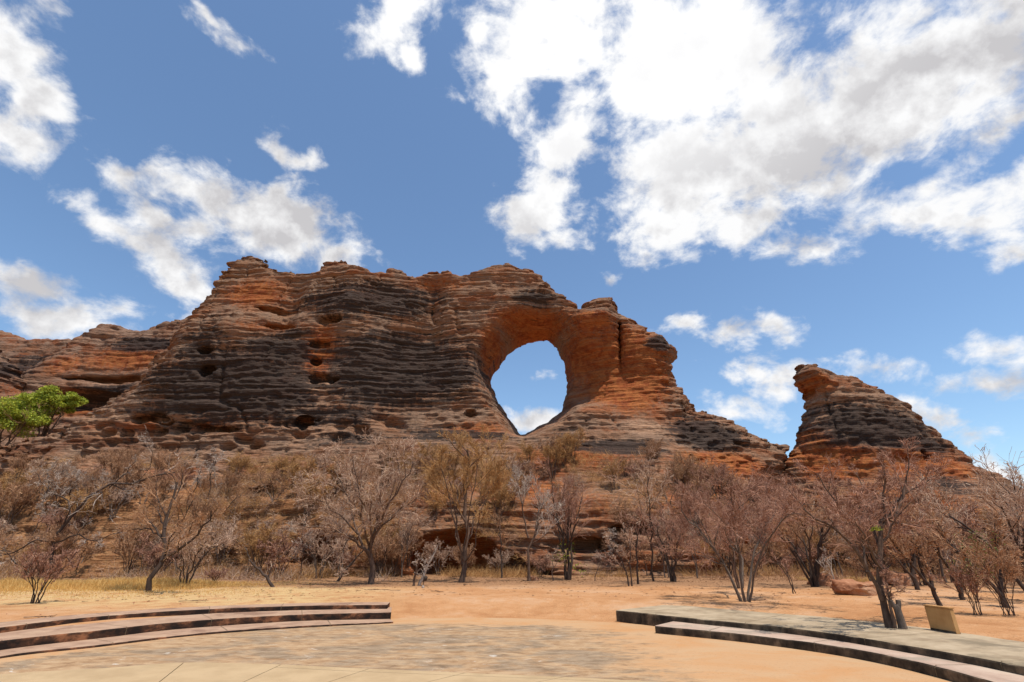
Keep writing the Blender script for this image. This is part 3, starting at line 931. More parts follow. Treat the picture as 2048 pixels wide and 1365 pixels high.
def paving():
    edge = smooth_curve([(-13, 7.0), (-11.0, 9.2), (-8.96, 10.35), (-7.55, 10.85), (-6.36, 11.35), (-4.6, 11.2), (-2.99, 10.87), (-.83, 10.46), (1.49, 10.01), (4.0, 9.3), (6.5, 8.2)], 16)
    V, F = [], []

    def ring(pts, z0, z1):
        b = len(V)
        n = len(pts)
        for p in pts:
            V.append((p[0], p[1], z1))
        for p in pts:
            V.append((p[0], p[1], z0))
        F.append(tuple(range(b, b + n))[::-1])
        for i in range(n):
            j = (i + 1) % n
            F.append((b + i, b + j, b + n + j, b + n + i))
    # wedge slabs parted by radial joints, with a border strip in front of the middle ones
    hub = np.array([-4.5, 6.0])
    marks = [np.array(p) for p in ((-6.4, 11.5), (-4.46, 11.05), (-2.65, 10.6), (-.82, 10.45), (.88, 10.15))]
    cuts = [0] + [int(np.argmin(((edge - p) ** 2).sum(1))) for p in marks] + [len(edge) - 1]
    for q, (a, b) in enumerate(zip(cuts[:-1], cuts[1:])):
        seg = edge[a:b + 1]
        d = hub - seg
        u = d / np.linalg.norm(d, axis=1, keepdims=True)
        tang = np.gradient(seg, axis=0)
        tang /= np.linalg.norm(tang, axis=1, keepdims=True)
        s = seg.copy()
        s[0] += tang[0] * 0.010
        s[-1] -= tang[-1] * 0.010
        if q < 2:
            ring(list(s) + list((s + u * 3.5)[::-1]), -0.1, 0.03)
        else:
            ring(list(s) + list((s + u * 0.24)[::-1]), -0.1, 0.03)
            ring(list(s + u * 0.255) + list((s + u * 3.5)[::-1]), -0.1, 0.03)
    o = mesh_from('paving', V, F, M['paving'], smooth=False)
    tag(o, kind='structure')
    pts = list(edge[:] + (hub - edge) * 0.02) + list((edge + (hub - edge) * 0.5)[::-1])
    o2 = mesh_from('paving_joint', [(p[0], p[1], 0.014) for p in pts], [tuple(range(len(pts)))[::-1]], M['joint'], smooth=False)
    tag(o2, kind='structure')


paving()


def terrace_step(name, parent, front, depth, z, mats, bottom=-0.12, seed=0, chip=0.012, label=None):
    c = smooth_curve(front, 30)
    # resample evenly
    d = np.concatenate([[0], np.cumsum(np.linalg.norm(np.diff(c, axis=0), axis=1))])
    n = int(d[-1] / 0.12)
    u = np.linspace(0, d[-1], n)
    c = np.stack([np.interp(u, d, c[:, k]) for k in (0, 1)], 1)
    tg = np.gradient(c, axis=0)
    tg /= np.linalg.norm(tg, axis=1, keepdims=True)
    nr = np.stack([-tg[:, 1], tg[:, 0]], 1)
    mid_ = c[n // 2] - np.array([CX, CY])
    if nr[n // 2] @ mid_ < 0:
        nr = -nr
    w1 = (fbm(u / 0.8, 0 * u, 0 * u, 3, seed) - 0.5)
    w2 = (fbm(u / 0.25, 0 * u + 4, 0 * u, 3, seed + 5) - 0.5)
    rows = []
    zt = z + 0.010 * w1
    off = [(-0.0, bottom), (-0.0 + 0.012 * w2, z * 0.45), (0.004 + 0.02 * w2, z - 0.035), (0.012 + 2 * chip * np.maximum(w2, 0), None), (0.05, 'top'), (depth * 0.5, 'top'), (depth, 'top'), (depth, bottom)]
    for o_, zz in off:
        o_ = o_ + 0 * u
        if zz is None:
            zr = zt - 0.008 - 2.5 * chip * np.maximum(w2 - 0.08, 0)
        elif zz == 'top':
            zr = zt + 0.004 * w2
        else:
            zr = zz + 0 * u
        rows.append(np.concatenate([c + nr * o_[:, None], zr[:, None]], 1))
    V = np.stack(rows, 1)
    k = V.shape[1]
    idx = np.arange(n * k).reshape(n, k)
    Fl, mi = [], []
    for j in range(k - 1):
        for i in range(n - 1):
            Fl.append((idx[i, j], idx[i, j + 1], idx[i + 1, j + 1], idx[i + 1, j]))
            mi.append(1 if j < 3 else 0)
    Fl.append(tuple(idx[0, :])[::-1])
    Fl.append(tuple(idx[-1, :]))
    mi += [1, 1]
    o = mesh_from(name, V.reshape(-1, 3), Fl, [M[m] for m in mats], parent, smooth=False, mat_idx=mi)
    if label:
        o['label'] = label
    gj = np.random.default_rng(seed + 900)
    for i in np.arange(int(gj.integers(8, 16)), n - 6, int(gj.integers(17, 24))):
        i = int(i + gj.integers(-2, 3))
        w = tg[i] * .006
        row = [(-.004, max(bottom, -.02)), (-.004, z - .04), (.03, z + .009)] + [(q, z + .009) for q in np.linspace(.06, depth - .02, 6)]
        JV = []
        for (o_, zz) in row:
            p = c[i] + nr[i] * o_ + gj.normal(size=2) * .003
            JV += [(p[0] - w[0], p[1] - w[1], zz), (p[0] + w[0], p[1] + w[1], zz)]
        JF = [(2 * r, 2 * r + 1, 2 * r + 3, 2 * r + 2) for r in range(len(row) - 1)]
        mesh_from('joint', JV, JF, M['joint'], o, smooth=False)
    return o


st = tag(empty('seating_steps', (0, 0, 0)), 'curved flight of reddish sandstone seating steps with blackened risers left of the plaza', 'steps')
third = [(-9.6, 7.2), (-10.45, 9.4), (-10.42, 11.86), (-9.43, 13.23), (-8.22, 14.92), (-6.07, 16.36), (-3.62, 17.38)]
second = [(-10.4, 6.9), (-11.25, 9.8), (-11.02, 12.41), (-10.12, 14.07), (-8.85, 15.94), (-6.51, 17.41), (-3.84, 18.0)]
first = [(-11.3, 6.5), (-12.3, 10.2), (-12.07, 13.5), (-11.4, 15.7), (-9.72, 17.4), (-7.0, 18.6), (-4.2, 18.98)]
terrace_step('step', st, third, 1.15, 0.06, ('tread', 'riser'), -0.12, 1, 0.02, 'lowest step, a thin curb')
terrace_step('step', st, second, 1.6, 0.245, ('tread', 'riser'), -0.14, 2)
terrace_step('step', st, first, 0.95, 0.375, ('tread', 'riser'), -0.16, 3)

st2 = tag(empty('concrete_terrace', (0, 0, 0)), 'two level curved concrete terrace with dark stained and shaded risers right of the plaza', 'terrace')
low = [(3.83, 15.32), (5.68, 13.75), (6.95, 11.95), (7.36, 9.95), (7.1, 7.6), (6.0, 5.0)]
up = [(3.27, 17.8), (5.15, 15.6), (6.68, 13.9), (7.6, 11.83), (8.18, 9.35), (7.9, 6.6), (6.8, 3.8)]
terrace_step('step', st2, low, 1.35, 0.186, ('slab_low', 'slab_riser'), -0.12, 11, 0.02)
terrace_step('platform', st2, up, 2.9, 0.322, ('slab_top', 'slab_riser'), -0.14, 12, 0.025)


# ------------------------------------------------------------------ trees
def unit(v):
    return v / np.maximum(np.linalg.norm(v, axis=-1, keepdims=True), 1e-9)


def tubes(lines, rad, sides):
    """lines (N,k,3) rad (N,k) -> verts, quads"""
    N, k, _ = lines.shape
    tg = np.empty_like(lines)
    tg[:, 1:-1] = lines[:, 2:] - lines[:, :-2]
    tg[:, 0] = lines[:, 1] - lines[:, 0]
    tg[:, -1] = lines[:, -1] - lines[:, -2]
    tg = unit(tg)
    ref = np.where(np.abs(tg[:, :1, 2:3]) > 0.8, np.array([[[1., 0, 0]]]), np.array([[[0, 0, 1.]]]))
    ref = np.broadcast_to(ref, tg.shape)
    a = unit(np.cross(tg, ref))
    b = np.cross(tg, a)
    th = np.arange(sides) * 2 * math.pi / sides
    ring = a[:, :, None] * np.cos(th)[None, None, :, None] + b[:, :, None] * np.sin(th)[None, None, :, None]
    V = lines[:, :, None] + ring * rad[:, :, None, None]
    idx = np.arange(N * k * sides).reshape(N, k, sides)
    nx = np.roll(idx, -1, 2)
    Q = np.stack([idx[:, :-1], nx[:, :-1], nx[:, 1:], idx[:, 1:]], -1).reshape(-1, 4)
    return V.reshape(-1, 3), Q


def join(parts):
    V, Q, n = [], [], 0
    for v, q in parts:
        V.append(v)
        Q.append(q + n)
        n += len(v)
    return np.concatenate(V), np.concatenate(Q)


def grow(g, parents, prad, plen, nchild, ratio, angle, k, wig, trop, tmin, taper=0.35, droop=0.0):
    """children of every parent polyline"""
    N, kp, _ = parents.shape
    C = N * nchild
    pi = np.repeat(np.arange(N), nchild)
    t = tmin + (1 - tmin) * (np.tile((np.arange(nchild) + 0.5) / nchild, N) + g.uniform(-.5, .5, C) / nchild)
    t = np.clip(t, 0, 0.995)
    f = t * (kp - 1)
    i = np.minimum(f.astype(int), kp - 2)
    w = (f - i)[:, None]
    base = parents[pi, i] * (1 - w) + parents[pi, i + 1] * w
    r0 = (prad[pi, i] * (1 - w[:, 0]) + prad[pi, i + 1] * w[:, 0])
    tg = unit(parents[pi, i + 1] - parents[pi, i])
    rnd = unit(g.normal(size=(C, 3)))
    perp = unit(rnd - (rnd * tg).sum(1, keepdims=True) * tg)
    an = angle * g.uniform(0.6, 1.35, C)[:, None]
    d = unit(tg * np.cos(an) + perp * np.sin(an) + np.array([0, 0, trop]))
    L = plen[pi] * ratio * g.uniform(0.55, 1.25, C) * (1.15 - 0.55 * t)
    lines = np.empty((C, k, 3))
    lines[:, 0] = base
    for j in range(1, k):
        d = unit(d + wig * g.normal(size=(C, 3)) + np.array([0, 0, trop * 0.35 - droop]))
        lines[:, j] = lines[:, j - 1] + d * (L / (k - 1))[:, None]
    rr = r0 * g.uniform(0.5, 0.72, C)
    rad = rr[:, None] * np.linspace(1, taper, k)[None]
    return lines, rad, L


def bare_tree_mesh(seed, stems, levels, rmin=0.006, wig=0.16):
    """stems: list of (polyline points, base radius); levels: list of dicts"""
    g = np.random.default_rng(seed)
    k = 9
    lines, rads, lens = [], [], []
    for pts, r in stems:
        c = smooth_curve(pts, 10)
        d = np.concatenate([[0], np.cumsum(np.linalg.norm(np.diff(c, axis=0), axis=1))])
        u = np.linspace(0, d[-1], k)
        l = np.stack([np.interp(u, d, c[:, a]) for a in range(3)], 1)
        l[1:] += g.normal(size=(k - 1, 3)) * 0.012 * d[-1]
        lines.append(l)
        rads.append(r * np.linspace(1, 0.38, k) * np.where(np.arange(k) == 0, 1.25, 1))
        lens.append(d[-1])
    L0, R0, N0 = np.array(lines), np.array(rads), np.array(lens)
    trunk = [tubes(L0, R0, 8)]
    crown = []
    P, Rd, Ln = L0, R0, N0
    for li, lv in enumerate(levels):
        P, Rd, Ln = grow(g, P, Rd, Ln, lv['n'], lv['ratio'], lv['angle'], lv.get('k', 5), lv.get('wig', wig), lv.get('trop', 0.12), lv.get('tmin', 0.3), droop=lv.get('droop', 0))
        Rd = np.maximum(Rd, rmin * g.choice([1, 1, 1, 1, 1, 2.3], len(Rd))[:, None])
        (trunk if li == 0 else crown).append(tubes(P, Rd, 5 if li == 0 else (4 if li == 1 else 3)))
    return join(trunk), join(crown)


def leafy(seed, centres, radii, n, size):
    g = np.random.default_rng(seed)
    c = np.array(centres)
    r = np.array(radii)
    i = g.integers(0, len(c), n)
    d = unit(g.normal(size=(n, 3))) * (g.uniform(0, 1, n) ** 0.45)[:, None]
    p = c[i] + d * r[i]
    a = unit(g.normal(size=(n, 3)) + np.array([0, 0, 0.3]))
    b = unit(np.cross(a, unit(g.normal(size=(n, 3)))))
    s = size * g.uniform(0.6, 1.3, n)[:, None]
    V = np.stack([p - a * s, p + b * s * 0.5, p + a * s, p - b * s * 0.5], 1).reshape(-1, 3)
    return V, np.arange(4 * n).reshape(n, 4)


def plant(name, loc, trunk, crown, tm, cm, label, cat, group=None, leaves=None, lm='leaf_olive', lname='foliage'):
    e = empty(name, loc)
    tag(e, label, cat, group)
    mesh_from('trunk', trunk[0], trunk[1], M[tm], e)
    mesh_from('crown', crown[0], crown[1], M[cm], e)
    if leaves is not None:
        mesh_from(lname, leaves[0], leaves[1], M[lm], e, smooth=False)
    return e


def LV(limb=5, br=6, tw=6, fine=3, ang=0.65, trop=0.14, tmin=0.35, lr=0.55, wig=0.19):
    return [dict(n=limb, ratio=lr, angle=ang, k=6, trop=trop, tmin=tmin, wig=wig), dict(n=br, ratio=0.55, angle=ang * 1.05, k=5, trop=trop * 0.8, tmin=0.2, wig=wig),
            dict(n=tw, ratio=0.66, angle=ang * 1.1, k=4, trop=trop * 0.6, tmin=0.15, wig=wig * 1.2), dict(n=fine, ratio=0.72, angle=ang * 1.1, k=3, trop=0.05, tmin=0.2, wig=wig * 1.3)]


def vase(n, H, Rr, r0, seed, base=0.12, lean=(0, 0), bend=0.25, fork=0.0):
    g = np.random.default_rng(seed)
    out = []
    for i in range(n):
        a = 2 * math.pi * (i + g.uniform(-.3, .3)) / n
        q = g.uniform(0.55, 1.0)
        ex, ey = math.cos(a) * Rr * q + lean[0] * H, math.sin(a) * Rr * q + lean[1] * H
        h = H * g.uniform(0.72, 1.0)
        if fork > 0:
            fx, fy = lean[0] * H * fork * 0.8, lean[1] * H * fork * 0.8
            f2 = fork + g.uniform(-.06, .10) * (i > 0)
            rr = r0 * (1.0 if i == 0 else g.uniform(0.5, 0.72))
            if i == 0:
                out.append(([(0, 0, -0.15), (fx * .5, fy * .5, h * fork * .5), (fx, fy, h * fork), (ex * .55, ey * .55, h * (fork + 1) / 2), (ex * .8, ey * .8, h)], rr))
            else:
                out.append(([(fx * f2 / fork, fy * f2 / fork, h * f2 * .93), (fx + (ex - fx) * .35, fy + (ey - fy) * .35, h * (f2 + (1 - f2) * .3)), (fx + (ex - fx) * .75, fy + (ey - fy) * .75, h * (f2 + (1 - f2) * .7)), (ex, ey, h)], rr))
            continue
        out.append(([(math.cos(a) * base * (n > 1), math.sin(a) * base * (n > 1), -0.15), (ex * 0.22, ey * 0.22, h * 0.3), (ex * (0.6 - bend * 0.3), ey * (0.6 - bend * 0.3), h * 0.68), (ex, ey, h)], r0 * g.uniform(0.7, 1.05)))
    return out


def sited(bx, by, topy, z=None):
    """ground position and height of something seen standing at (bx, by) reaching up to row topy"""
    h = 0.36 if z is None else z
    x, y = on_level(bx, by, h)
    if z is None:
        h = floor_z(x, y)
    return x, y, h, at_depth(bx, topy, y)[1] - h


def stand(name, bx, by, topy, wpx, nst, r0, tm, cm, label, cat, seed, lean=(0, 0), levels=None, z=None, group=None, hs=0.72, rs=0.6, bend=0.25, rmin=0.005, leaves=None, lm='leaf_olive', fork=0.0):
    x, y, h, H = sited(bx, by, topy, z)
    W = wpx / LENS_PX * y
    stems = vase(nst, H * hs, W * 0.5 * rs, r0 * 0.66, seed, 0.10 if nst > 1 else 0, lean, bend, fork)
    tr, cr = bare_tree_mesh(seed, stems, levels or LV(), rmin)
    lf = None
    if leaves:
        lf = leafy(seed, [(a * W, b * W, c * H) for a, b, c, *_ in leaves], [np.array(q[3]) * W for q in leaves], leaves[0][4], leaves[0][5])
    return plant(name, (x, y, h), tr, cr, tm, cm, label, cat, group, lf, lm)


FR = 'bare trees along the foot of the cliff'
RT = 'bare trees at the right'
stand('bare_tree', 826, 1172, 1070, 90, 1, .11, 'bark_brown', 'twig_pale', 'thin broken tree with tangled pale dead twigs beside the dark hollow', 'tree', 103, levels=LV(5, 5, 4, 2, .9, -.1), group=FR, hs=.8)
stand('bare_tree', 1058, 1164, 885, 130, 2, .14, 'bark_brown', 'twig_pale', 'tall straight tree with pale upright twigs reaching the base of the rock window', 'tree', 105, levels=LV(7, 6, 6, 3, .5, .22), group=FR, rs=.5, fork=.42)
stand('bare_tree', 1003, 1157, 965, 90, 1, .11, 'bark_dark', 'twig_brown', 'slim dark tree in front of the low rock overhang', 'tree', 106, levels=LV(5, 5, 5, 2, .55), group=FR)
stand('bare_tree', 1136, 1160, 905, 170, 5, .14, 'bark_dark', 'twig_red', 'upright dark stemmed tree with green shoots low on its trunk', 'tree', 107, levels=LV(6, 6, 6, 3, .45, .2), group=FR, rs=.5,
      leaves=[(-.08, -.1, .14, (.12, .12, .10), 150, .06), (.12, -.1, .08, (.10, .1, .08)), (-.02, -.12, .22, (.10, .1, .12))], lm='leaf')
stand('bare_tree', 1105, 1162, 1060, 60, 1, .07, 'bark_brown', 'twig_grey', 'small slender tree left of the one with green shoots', 'tree', 108, levels=LV(5, 5, 4, 2, .6), group=FR)
stand('bare_tree', 1188, 1163, 1095, 60, 1, .06, 'bark_brown', 'twig_red', 'very short crooked sapling right of the tree with green shoots', 'tree', 109, lean=(.1, 0), levels=LV(5, 5, 4, 2, .7), group=FR)
stand('bare_tree', 1262, 1174, 1030, 90, 2, .07, 'bark_dark', 'twig_grey', 'thin forked tree nearest the left end of the concrete terrace', 'tree', 110, lean=(-.05, 0), levels=LV(5, 6, 5, 2, .55), group=FR)
stand('bare_tree', 1276, 1169, 975, 100, 1, .10, 'bark_dark', 'twig_red', 'slim dark tree just behind the thin forked tree', 'tree', 111, levels=LV(6, 6, 5, 2, .6), group=FR)
stand('bare_tree', 1308, 1165, 915, 170, 1, .13, 'bark_dark', 'twig_grey', 'tall single stemmed tree with an open crown left of the vase shaped tree', 'tree', 112, lean=(-.04, 0), levels=LV(7, 6, 5, 3, .65, .12), group=FR, hs=.85)
stand('bare_tree', 1346, 1165, 985, 150, 5, .11, 'bark_dark', 'twig_red', 'clump of dark stems with reddish twigs left of the reddish hollow', 'tree', 113, levels=LV(5, 6, 6, 3, .5), group=FR, rs=.55)
stand('bare_tree', 1490, 1204, 905, 330, 6, .085, 'bark_grey', 'twig_red', 'wide vase shaped tree with grey stems rooted behind the terrace', 'tree', 114, z=.33, levels=LV(6, 7, 8, 5, .6, .12), group=RT, rs=.95, rmin=.004)
stand('bare_tree', 1480, 1178, 960, 140, 3, .10, 'bark_brown', 'twig_red', 'bare tree standing just behind the vase shaped tree', 'tree', 115, levels=LV(5, 6, 6, 3, .5), group=RT)
stand('bare_tree', 1630, 1174, 960, 190, 6, .13, 'bark_dark', 'twig_brown', 'thick clump of leaning dark stems left of the flat red boulder', 'tree', 116, lean=(-.05, 0), levels=LV(5, 7, 7, 4, .5), group=RT, rs=.7)
stand('bare_tree', 1676, 1190, 1075, 70, 1, .07, 'bark_pale', 'twig_pale', 'small pale barked sapling in front of the flat red boulder', 'tree', 117, levels=LV(4, 4, 4, 2, .5), group=RT)
stand('bare_tree', 1592, 1187, 1090, 60, 2, .045, 'bark_dark', 'twig_red', 'two thin leaning saplings left of the dark stemmed clump', 'tree', 118, lean=(-.3, 0), levels=LV(4, 4, 4, 2, .5), group=RT)
stand('bare_tree', 1882, 1212, 1005, 190, 2, .12, 'bark_dark', 'twig_brown', 'dark tree leaning left behind the blank board', 'tree', 120, lean=(-.14, 0), levels=LV(6, 7, 7, 4, .55), group=RT, fork=.25)
stand('bare_tree', 1836, 1182, 1003, 180, 2, .15, 'bark_dark', 'twig_red', 'upright tree with reddish twigs between the boulder and the blank board', 'tree', 121, lean=(-.03, 0), levels=LV(6, 7, 7, 4, .55), group=RT, fork=.2)
stand('bare_tree', 1927, 1200, 1003, 200, 2, .13, 'bark_dark', 'twig_grey', 'stout short trunked tree behind and right of the blank board', 'tree', 122, lean=(-.04, 0), levels=LV(6, 7, 7, 4, .55), group=RT, fork=.12)
stand('bare_tree', 2012, 1215, 975, 240, 2, .13, 'bark_dark', 'twig_brown', 'tall dark tree nearest the right edge of the photo', 'tree', 123, lean=(0, 0), levels=LV(6, 7, 7, 4, .55), group=RT, fork=.15)
stand('bare_tree', 2075, 1205, 900, 260, 3, .13, 'bark_dark', 'twig_grey', 'bare crown rising against the sky at the right edge', 'tree', 124, lean=(-.05, 0), levels=LV(6, 7, 6, 3, .6), group=RT)
stand('dry_shrub', 1958, 1230, 1120, 100, 7, .022, 'bark_brown', 'twig_red', 'clump of thin upright stems right of the blank board', 'shrub', 125, lean=(-.06, 0), levels=LV(4, 5, 5, 2, .4), rs=.7, rmin=.004)
stand('dry_shrub', 2020, 1232, 1070, 130, 8, .022, 'bark_brown', 'twig_brown', 'twiggy shrub with a few olive leaves in the bottom right thicket', 'shrub', 126, lean=(-.06, 0), levels=LV(4, 5, 5, 2, .45), rs=.7, rmin=.004,
      leaves=[(-.3, 0, .6, (.3, .3, .22), 260, .035), (-.1, 0, .9, (.3, .3, .2))])
stand('dry_shrub', 70, 1207, 1085, 130, 6, .035, 'bark_dark', 'twig_red', 'small reddish shrub alone in front of the grass left of the steps', 'shrub', 127, levels=LV(5, 6, 5, 3, .5), rs=.65)
stand('dry_shrub', 368, 1175, 1030, 150, 6, .07, 'bark_dark', 'twig_grey', 'low many stemmed shrub just right of the dark leaning trunk', 'shrub', 128, levels=LV(5, 6, 6, 3, .65), rs=.75)
stand('dry_shrub', 428, 1166, 1140, 50, 8, .03, 'bark_dark', 'twig_red', 'tiny round russet shrub at the grass edge', 'shrub', 129, levels=LV(5, 5, 5, 3, .5), rs=.8)


def surveyed(name, bx, by, limbs, levels, tm, cm, label, seed, group, z=None, rmin=.005, leaves=None):
    # a tree whose main limbs follow sightings (photo position, metres nearer or farther than the foot)
    x, y, h, _ = sited(bx, by, by - 50, z)
    S = []
    for pts, r in limbs:
        L = []
        for (px, py, dy) in pts:
            X, Z = at_depth(px, py, y + dy)
            L.append((X - x, dy, Z - h))
        S.append((L, r))
    tr, cr = bare_tree_mesh(seed, S, levels, rmin)
    return plant(name, (x, y, h), tr, cr, tm, cm, label, 'tree', group, leaves, 'leaf')


def main_right_tree():
    x, y = on_level(1780, 1256, .322)
    H = at_depth(1780, 925, y)[1] - .32
    lf = leafy(5, [(-.0, -.3, .56 * H), (.1, -.35, .57 * H)], [np.array((.13, .1, .06))] * 2, 70, .03)
    limbs = [([(1781, 1262, 0), (1768, 1183, 0), (1761, 1088, .1), (1772, 1045, .2), (1795, 1000, .2), (1812, 960, .2)], .085),
             ([(1764, 1200, 0), (1735, 1146, -.1), (1714, 1106, -.2), (1684, 1070, -.3), (1640, 1046, -.4), (1605, 1020, -.4)], .052),
             ([(1735, 1146, -.1), (1722, 1090, .2), (1690, 1030, .5), (1660, 985, .7), (1640, 950, .7)], .036),
             ([(1789, 1260, -.1), (1779, 1200, -.15), (1772, 1150, -.1)], .042),
             ([(1761, 1100, .1), (1748, 1060, .4), (1728, 1005, .8), (1715, 955, 1.0)], .036),
             ([(1770, 1050, .2), (1768, 1000, .1), (1772, 960, 0), (1765, 930, 0)], .036),
             ([(1764, 1140, 0), (1740, 1100, -.5), (1722, 1060, -.9), (1700, 1010, -1.2)], .034),
             ([(1790, 1008, .2), (1815, 985, .4), (1850, 965, .6), (1875, 950, .7)], .03)]
    surveyed('bare_tree', 1780, 1256, limbs, LV(6, 6, 7, 4, .6, .12, .3, .42, .2), 'bark_brown', 'twig_red', 'nearest bare tree with a thick forked trunk on the terrace beside a cut stump', 131, RT, .322, .0035, lf)
    # a cut stump beside it
    sx, sy = on_level(1806, 1258, .322)
    e = tag(empty('cut_stump', (sx, sy, .322)), 'sawn forked stump standing beside the thick forked trunk on the terrace', 'stump')
    L = np.array([[(0, 0, -.1), (.0, 0, .2), (-.01, 0, .42), (-.02, 0, .52)], [(-.01, 0, .36), (-.06, 0, .46), (-.10, 0, .53), (-.13, .0, .60)], [(-.01, 0, .36), (.03, 0, .46), (.055, 0, .53), (.065, 0, .61)]])
    Rr = np.array([[.11, .085, .08, .05], [.05, .052, .052, .055], [.05, .055, .055, .058]])
    v, q = tubes(L, Rr, 10)
    mesh_from('trunk', v, q, M['bark_grey'], e)
    tops = []
    for li, (cx, cy, cz, rr) in enumerate(((-.13, 0, .602, .055), (.065, 0, .612, .058))):
        th = np.arange(10) * 2 * math.pi / 10
        tv = np.stack([cx + rr * np.cos(th), cy + rr * np.sin(th), cz + 0 * th], 1)
        mesh_from('cut_face', tv, [tuple(range(10))], M['bark_pale'], e, smooth=False)


main_right_tree()
surveyed('bare_tree', 297, 1184, [([(296, 1192, 0), (306, 1155, 0), (323, 1122, 0), (326, 1075, .2), (340, 1030, .4), (350, 995, .5), (352, 965, .5)], .115),
                                  ([(322, 1124, 0), (348, 1106, -.3), (385, 1082, -.6), (410, 1050, -.9), (428, 1020, -1.0)], .07),
                                  ([(328, 1118, 0), (335, 1085, -.5), (362, 1045, -1.0), (385, 1005, -1.3)], .05),
                                  ([(326, 1072, .2), (300, 1060, .5), (275, 1058, .8), (258, 1062, 1)], .035),
                                  ([(330, 1058, .2), (318, 1025, .8), (310, 995, 1.2)], .04)],
         LV(6, 6, 6, 4, .55, .1, .25, .45, .17), 'bark_dark', 'twig_brown', 'bare tree with a dark leaning trunk rising from the yellow grass', 101, FR)
surveyed('bare_tree', 742, 1168, [([(741, 1176, 0), (742, 1130, 0), (742, 1100, 0), (748, 1050, .2), (752, 1015, .4), (760, 960, .5), (765, 915, .5)], .155),
                                  ([(740, 1120, 0), (728, 1095, -.4), (695, 1072, -.9), (655, 1058, -1.4), (612, 1054, -1.8)], .07),
                                  ([(738, 1110, 0), (722, 1075, .5), (708, 1030, 1.0), (690, 985, 1.4), (672, 945, 1.6)], .08),
                                  ([(742, 1098, 0), (728, 1050, -.9), (722, 1005, -1.6), (712, 950, -2.0), (706, 915, -2)], .065),
                                  ([(744, 1085, 0), (762, 1045, -.8), (785, 1000, -1.2), (810, 955, -1.5), (828, 925, -1.5)], .08),
                                  ([(746, 1075, .1), (775, 1040, 1.0), (812, 1010, 1.6), (850, 990, 2.0)], .055),
                                  ([(715, 1068, -.6), (680, 1030, -.4), (645, 1005, -.2), (610, 985, 0)], .045)],
         LV(7, 7, 7, 4, .65, .08, .2, .42, .18), 'bark_brown', 'twig_grey', 'largest spreading bare tree with pinkish grey twigs behind the left steps', 102, FR, rmin=.006)
surveyed('bare_tree', 923, 1164, [([(922, 1171, 0), (926, 1140, 0), (929, 1120, 0), (930, 1055, .2), (931, 1000, .3), (935, 940, .4), (936, 900, .4)], .16),
                                  ([(928, 1125, 0), (916, 1095, -.4), (905, 1030, -.6), (895, 980, -.8), (880, 925, -1)], .06),
                                  ([(929, 1118, 0), (942, 1055, .5), (958, 1005, .9), (972, 955, 1.2), (985, 915, 1.3)], .07),
                                  ([(930, 1125, 0), (947, 1096, -.8), (952, 1060, -1), (966, 1010, -1.2), (990, 960, -1.3)], .045),
                                  ([(926, 1130, 0), (915, 1060, .8), (908, 1000, 1.2), (900, 950, 1.4), (895, 905, 1.4)], .06),
                                  ([(930, 1090, 0), (936, 1030, -.9), (944, 980, -1.2), (955, 920, -1.4), (958, 895, -1.4)], .05)],
         LV(6, 8, 7, 5, .5, .18, .4, .40, .17), 'bark_brown', 'twig_ochre', 'many stemmed bare tree with a dense ochre crown below the rock window', 104, FR, rmin=.006)


def gnarled_left():
    x, y, h, H = sited(92, 1160, 985)
    u = y / LENS_PX
    S = [([(0, 0, -.2), (-.1, 0, 1.2), (-.25, 0, 2.6), (.3, 0, 4.2), (1.4, .1, 5.5), (3.6, .2, 6.3), (6.5, .3, 6.6)], .115),
         ([(-.2, 0, 2.3), (-1.5, 0, 2.4), (-3.0, .2, 1.6), (-4.5, .3, 1.2)], .055),
         ([(-.2, 0, 2.2), (1.2, -.3, 2.7), (2.8, -.4, 2.4), (4.4, -.5, 2.9)], .05),
         ([(.2, 0, 4.0), (-.6, .3, 5.0), (-2.0, .4, 5.6), (-3.5, .5, 6.6)], .05),
         ([(2.2, .1, 5.8), (3.0, 0, 6.6), (3.6, 0, 7.6)], .04)]
    tr, cr = bare_tree_mesh(141, S, LV(5, 5, 5, 2, .7, .05, .3, .3, .2), .005)
    plant('bare_tree', (x, y, h), tr, cr, 'bark_dark', 'twig_pale', 'gnarled tree at the far left with a long pale arching limb', 'tree', FR)


gnarled_left()

# fallen or leaning dead trunks lying in the thicket
for k, (a, b, lab) in enumerate([((548, 1176), (495, 1122), 'dead trunk leaning left at the edge of the thicket left of the largest tree'),
                                 ((838, 1171), (868, 1092), 'pale leaning trunk crossing in front of the dark hollow'),
                                 ((674, 1163), (716, 1098), 'short dark leaning trunk behind the largest spreading tree')]):
    x, y, h, H = sited(a[0], a[1], b[1])
    ex = (b[0] - a[0]) / LENS_PX * y * 1.02
    S = [([(0, 0, -.1), (ex * .4, .05, H * .45), (ex, .1, H)], .09)]
    tr, cr = bare_tree_mesh(150 + k, S, [dict(n=4, ratio=.35, angle=.6, k=5), dict(n=4, ratio=.5, angle=.7, k=4), dict(n=3, ratio=.5, angle=.7, k=3)])
    plant('leaning_trunk', (x, y, h), tr, cr, 'bark_dark' if k != 1 else 'bark_pale', 'twig_grey', lab, 'dead tree')

